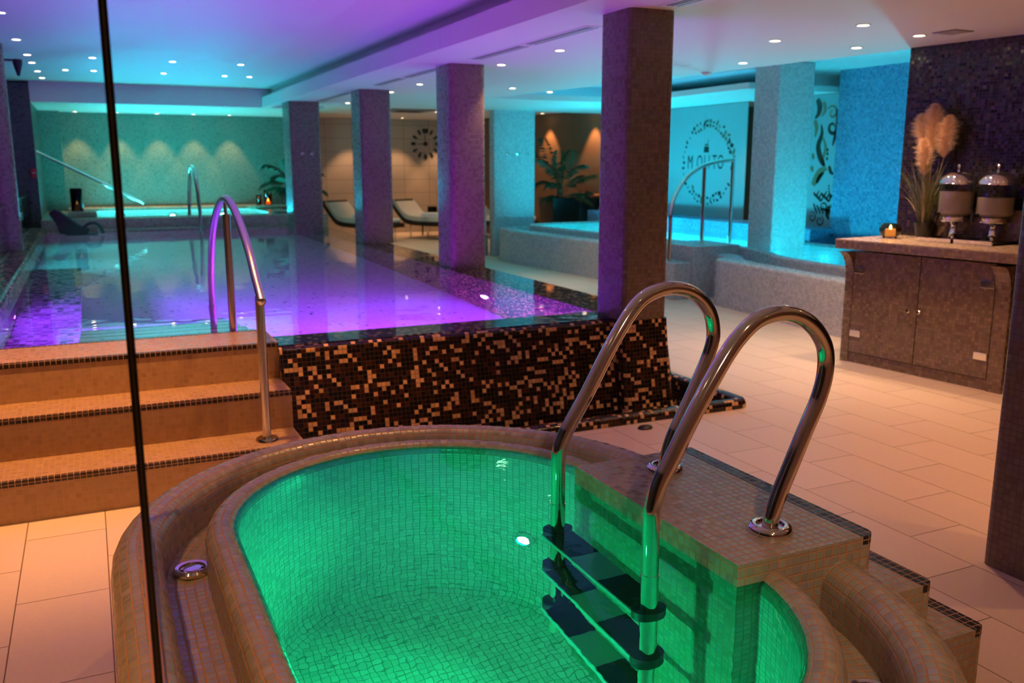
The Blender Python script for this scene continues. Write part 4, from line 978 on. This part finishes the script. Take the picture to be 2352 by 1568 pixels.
# ================================================================== ceiling fittings and floor bits
dl = thing('downlight', 'recessed ceiling downlight', 'downlight', (0, 0, 0))
MB().lathe([(.048, -.0015), (.050, -.004), (.040, -.006), (.036, .004)], n=24).build('trim_ring', M['trim'], dl, local=True)
MB().lathe([(.0355, -.002), (.030, -.0035), (0, -.004)], n=20).build('lens', M['lamp'], dl, local=True)
dlc = thing('downlight', 'recessed ceiling downlight', 'downlight', (0, 0, 0))
for ch in dl.children:
    c = ch.copy(); c.data = ch.data.copy(); COL.objects.link(c); c.parent = dlc
    if 'lens' in c.name: c.data.materials[0] = M['lamp_cool']
used = {0: False, 1: False}
def downlight(x, y, z, label, group, kind=0):
    src = (dl, dlc)[kind]
    o = src if not used[kind] else copy_tree(src)
    used[kind] = True; o.location = (x, y, z); o['label'] = label; o['group'] = group
LOWL = [(3.49, 6.55, 'lower-ceiling downlight over the walkway between the two nearest pool columns, left one'), (3.496, 7.68, 'lower-ceiling downlight just right of the second pool column'),
        (3.484, 9.87, 'lower-ceiling downlight left of the second pool column, over the walkway'), (3.523, 11.05, 'lower-ceiling downlight touching the third pool column at its top'),
        (3.551, 13.2, 'lower-ceiling downlight between the two farthest pool columns'), (4.645, 9.89, 'lower-ceiling downlight above the wide hook pillar, left of the tray'),
        (5.30, 10.2, 'lower-ceiling downlight at the near edge of the dark blue tray band'), (5.384, 6.64, 'lower-ceiling downlight up and left of the cyan whirlpool pillar'),
        (4.654, 5.39, 'lower-ceiling downlight nearest right of the big near column'), (4.665, 4.566, 'uppermost downlight in the right half of the picture'),
        (5.495, 5.43, 'lower-ceiling downlight above the cyan whirlpool pillar, beside the tray edge'), (5.387, 4.75, 'downlight at the ceiling edge of the dark mosaic wall')]
for x, y, lb in LOWL: downlight(x, y, ZL, lb, 'downlights in the low ceiling')
HID = [(3.95, 3.8), (3.49, 3.1), (4.65, 3.35), (4.65, 2.2), (3.9, 1.2), (1.2, .3), (5.2, 2.4), (.2, -1.0), (4.65, 7.7), (3.0, -.8)]  # unseen downlights continuing the grid, added as warm fill near the camera
for i, (x, y) in enumerate(HID):
    downlight(x, y, ZL if x > 2.7 else ZT, 'unseen warm fill downlight in the ceiling near the camera, outside the picture', 'unseen fill downlights out of the picture')
STL = [(-.7, 4.3), (.4, 4.3), (-.7, 1.6), (1.5, 3.6)]  # unseen downlights added to brighten the stairs and nearby floor
for i, (x, y) in enumerate(STL): downlight(x, y, ZT, 'added warm downlight in the pool ceiling near the camera, outside the picture', 'unseen fill downlights out of the picture')
TRY = [(-.497, 8.38, 'topmost pool-ceiling downlight, cut by the left picture edge'), (-.485, 10.06, 'second pool-ceiling downlight from the left edge, high up'), (-.458, 11.36, 'third pool-ceiling downlight going back along the left wall'),
       (-.45, 12.18, 'faint fourth pool-ceiling downlight along the left wall'), (-.436, 13.24, 'fifth pool-ceiling downlight along the left wall'), (-.419, 14.2, 'last pool-ceiling downlight along the left wall, by the soffit'),
       (-.113, 12.92, 'pool-ceiling downlight between the left wall row and the glass edge'), (.182, 11.36, 'pool-ceiling downlight partly hidden by the glass edge, upper one'), (.209, 12.88, 'pool-ceiling downlight partly hidden by the glass edge, lower one'),
       (1.021, 11.39, 'upper of two pool-ceiling downlights right of the glass edge'), (1.035, 12.85, 'lower of two pool-ceiling downlights right of the glass edge'),
       (1.783, 11.38, 'large pool-ceiling downlight near the beam, upper one'), (2.119, 12.86, 'pool-ceiling downlight nearest the fascia at the far end'), (1.80, 12.88, 'faint pool-ceiling downlight left of the one by the fascia')]
for x, y, lb in TRY: downlight(x, y, ZT, lb, 'downlights in the pool ceiling', 1)
SOF = [-.063, .583, 1.231, 1.837, 2.45]
for i, x in enumerate(SOF):
    downlight(x, 17.22, ZL, ['leftmost', 'second from left', 'middle', 'second from right', 'rightmost'][i]+' of five downlights grazing the green far wall', 'downlights over the far wall', 1)
for x, y, lb in ((5.35, 19.3, 'lounge downlight left of the wall clock'), (7.45, 19.3, 'lounge downlight right of the wall clock'), (6.4, 19.3, 'lounge downlight above the wall clock')): downlight(x, y, 2.53, lb, 'downlights in the lounge ceiling')
for x, y, lb in ((8.62, 15.05, 'lounge downlight behind the potted palm'), (8.36, 16.4, 'lounge downlight right of the potted palm'), (4.6, 15.6, 'added lounge downlight just right of the farthest pool column'), (6.3, 16.9, 'added lounge downlight over the floor before the clock wall')): downlight(x, y, 2.53, lb, 'downlights in the lounge ceiling')  # last two are added to brighten the lounge floor
def vent(x, y0, y1, label, w=.13):
    t = thing('slot_vent', label, 'air vent', (x, (y0+y1)/2, ZL))
    MB().box(x-w/2, x+w/2, y0, y1, ZL-.004, ZL-.0005).build('vent_frame', M['paint'], t)
    for dx in (-.030, .0): MB().box(x+dx-.008, x+dx+.008, y0+.03, y1-.03, ZL-.0055, ZL-.004).build('air_slot', M['ventdark'], t)
    n = int((y1-y0)/.06)
    MB().box(x+.028, x+.050, y0+.03, y1-.03, ZL-.0055, ZL-.004).build('perforated_strip', M['vent'], t)
vent(3.11, 5.35, 6.35, 'long slot air vent in the ceiling left of the nearest pool column'); vent(3.11, 6.40, 7.4, 'long slot air vent in the ceiling right of the second pool column')
vent(3.09, 8.2, 9.2, 'long slot air vent in the ceiling left of the second pool column'); vent(3.08, 9.25, 10.2, 'slot air vent near the top of the third pool column'); vent(3.11, 3.5, 4.52, 'slot air vent at the very top edge, right of the nearest column')
vent(3.08, 11.3, 13.0, 'slot air vent between the two farthest pool columns')
sv = thing('ceiling_speaker_grille', 'square grey ceiling grille above the dark mosaic wall', 'ceiling grille', (5.45, 4.53, ZL))
MB().box(5.36, 5.55, 4.44, 4.62, ZL-.006, ZL-.0005).build('grille_plate', M['vent'], sv)
for k in range(5): MB().box(5.37, 5.54, 4.455+.032*k, 4.468+.032*k, ZL-.009, ZL-.006).build('grille_bar', M['trim'], sv)
sd = thing('smoke_detector', 'small white smoke detector on the ceiling by the cyan tray', 'smoke detector', (5.60, 7.45, ZL))
MB().lathe([(.05, ZL-.0005), (.05, ZL-.02), (.036, ZL-.032), (0, ZL-.033)], (5.60, 7.45), 24).build('detector_body', M['trim'], sd)
for x, y, lb in ((5.6, 16.6, 'square ceiling air cassette over the lounge left of the third column'), (8.0, 14.6, 'square ceiling air cassette above the potted palm')):
    t = thing('air_cassette', lb, 'air conditioner', (x, y, 2.53))
    MB().box(x-.42, x+.42, y-.42, y+.42, 2.505, 2.5295).build('cassette_panel', M['vent'], t, bevel=.01)
    for k in range(6): MB().box(x-.25, x+.25, y-.24+.08*k, y-.2+.08*k, 2.50, 2.505).build('louvre', M['ventdark'], t)
ds = thing('door_stop', 'small black rubber door stop on the pale floor by the kerb', 'door stop', (2.833, 4.215, 0))
MB().lathe([(.030, .0005), (.032, .006), (.026, .016), (.012, .021), (0, .022)], n=20, sx=1.5).build('rubber_pad', M['black'], ds, local=True)

# ================================================================== lamps
def spot(loc, tgt, power, col, ang=80, blend=.6, r=.03, name='spot'):
    l = bpy.data.lights.new(name, 'SPOT'); l.energy = power; l.color = col; l.spot_size = math.radians(ang); l.spot_blend = blend; l.shadow_soft_size = r
    o = bpy.data.objects.new(name, l); COL.objects.link(o); o.location = loc
    o.rotation_euler = (Vector(tgt)-Vector(loc)).to_track_quat('-Z', 'Y').to_euler(); return o
def disk(loc, d, power, col, size, name='lamp', spread=180):
    l = bpy.data.lights.new(name, 'AREA'); l.shape = 'DISK'; l.size = size; l.energy = power; l.color = col; l.spread = math.radians(spread)
    o = bpy.data.objects.new(name, l); COL.objects.link(o); o.location = loc
    o.rotation_euler = Vector(d).to_track_quat('-Z', 'Y').to_euler(); return o
WARM = (1, .50, .22)
for x, y, _ in LOWL: spot((x, y, ZL-.03), (x, y, 0), 95 if x > 5.38 and y < 5.5 else 56, (1, .60, .34), 84, 1)
for (x, y), p in zip(HID, (36, 46, 40, 34, 40, 44, 34, 30, 20, 34)):
    z = (ZL if x > 2.7 else ZT)-.03; spot((x, y, z), (x, y, 0), p, (1, .43, .17), 100, .7)
for (x, y), p, tg in zip(STL, (190, 190, 120, 60), ((-.7, 4.7), (.4, 4.7), (-.45, 2.3), (.6, 4.2))): spot((x, y, ZT-.03), (*tg, 0), p, (1, .43, .13), 78, .7)
spot((.2, -1.0, ZT-.03), (1.58, 1.97, .56), 95, (1, .70, .48), 26, .6)
for x, y, _ in TRY: spot((x, y, ZT-.03), (x, y, 0), 3, (1, .7, .45), 70, .6)
for x in SOF: spot((x, 17.22, ZL-.03), (x, 17.42, 0), 75, (1, .56, .22), 60, .5)
for x, y in ((5.35, 19.3), (7.45, 19.3), (6.4, 19.3)): spot((x, y, 2.50), (x, y+.22, 0), 80, (1, .52, .25), 74, .5)
for x, y in ((8.62, 15.05), (8.36, 16.4)): spot((x, y, 2.50), (x+.16, y+.03, 0), 150, (1, .50, .20), 62, .5)
for x, y in ((4.6, 15.6), (6.3, 16.9)): spot((x, y, 2.50), (x, y, 0), 60, (1, .62, .36), 100, .6)  # beams of the two added lounge downlights
spot((9.2, 10.2, 2.3), (9.1, 10.0, 0), 40, (1, .6, .35), 110, .6)
disk((2.94, 6.83, -.29), (-1, 0, -.1), 42, (.16, .03, 1), .12, 'pool lamp')
disk((-.52, 7.3, -.25), (1, 0, -.1), 140, (.22, .03, 1), .12, 'pool lamp')
for x, p in ((1.25, 105), (2.2, 130)): disk((x, 5.08, -.6), (0, 1, -.1), p, (.55, .03, 1), .12, 'pool lamp')  # violet light from the added front-wall lamps
disk((-.33, 5.23, -.28), (0, 1, -.1), 110, (.32, .03, 1), .12, 'pool lamp')  # light of the added bench lamp
for x in (.5, 1.35, 2.2): disk((x, 15.02, .55), (0, 1, .1), 24, (.0, .80, .75), .12, 'spa lamp')
for x in (.5, 1.35, 2.2): disk((x, 16.98, .6), (0, -1, .2), 13, (.0, .62, 1), .12, 'spa lamp', 75)
for y in (15.6, 16.4): disk((.02, y, .6), (1, 0, .1), 30, (.0, .72, .85), .12, 'spa lamp')
for p, d in WL:
    q = near_wall(p, d); dv = Vector(d).normalized(); disk(q+dv*.035, (d[0], d[1], .1), 52, (.0, .62, .84), .14, 'whirl lamp')
disk(LP+LD*.02, (LD.x, LD.y, .1), 5, (.0, 1, .42), .05, 'plunge lamp', 120)
disk((.325, 1.72, -.20), (1, .35, .12), 5.5, (.0, 1, .45), .05, 'plunge lamp', 150)  # light of the added lamp on the hidden left wall
for y in (11.2, 13.2): disk((-.52, y, -.25), (1, 0, -.1), 13, (0, .75, .85), .12, 'pool lamp')  # teal light from the added left-wall lamps
# LED strips lying out of sight on the ceiling lips
def strip(a, b, mat, w=.03):
    a, b = Vector(a), Vector(b); t = (b-a).normalized(); s = Vector((-t.y, t.x, 0))*w/2
    mb = MB(); mb.prism([tuple((a+s)[:2]), tuple((b+s)[:2]), tuple((b-s)[:2]), tuple((a-s)[:2])], a.z, a.z+.008)
    o = mb.build('led_strip', mat); return tag(o, None, 'led strip')
L1 = strip((5.80, 4.9, 2.472), (4.85, 11.5, 2.472), M['led_cyan']); tag(L1, 'hidden cyan led strip on the near lip of the whirlpool tray', None)
L2 = strip((5.2, 11.7, 2.472), (7.3, 11.7, 2.472), M['led_cyan']); tag(L2, 'hidden cyan led strip on the far lip of the whirlpool tray', None)
L3 = strip((7.45, 8.95, 2.472), (7.45, 11.4, 2.472), M['led_cyan']); tag(L3, 'hidden cyan led strip on the right lip of the whirlpool tray', None)

# ================================================================== camera, world, view
W = bpy.data.worlds.new('World'); S.world = W; W.use_nodes = True
W.node_tree.nodes['Background'].inputs[0].default_value = (.02, .02, .03, 1); W.node_tree.nodes['Background'].inputs[1].default_value = .0
cam = bpy.data.cameras.new('Camera'); co = bpy.data.objects.new('Camera', cam); COL.objects.link(co)
cam.sensor_width = 36; cam.lens = 36*2057.6/2352; cam.clip_start = .05; cam.clip_end = 100
YAW, PIT = .438480, .193495
fw = Vector((math.sin(YAW)*math.cos(PIT), math.cos(YAW)*math.cos(PIT), -math.sin(PIT)))
co.location = (0, 0, 1.5); co.rotation_euler = fw.to_track_quat('-Z', 'Y').to_euler()
cam.dof.use_dof = True; cam.dof.focus_distance = 2.6; cam.dof.aperture_fstop = 4.0
S.camera = co
S.view_settings.view_transform = 'Standard'; S.view_settings.look = 'None'; S.view_settings.gamma = 1; S.view_settings.use_curve_mapping = False
S.view_settings.exposure = 0
S.cycles.use_denoising = True
S.cycles.max_bounces = 10; S.cycles.diffuse_bounces = 4; S.cycles.glossy_bounces = 4; S.cycles.transmission_bounces = 8; S.cycles.transparent_max_bounces = 12
S.cycles.caustics_reflective = False; S.cycles.caustics_refractive = True; S.cycles.blur_glossy = .6
S.cycles.sample_clamp_indirect = 6; S.cycles.sample_clamp_direct = 0
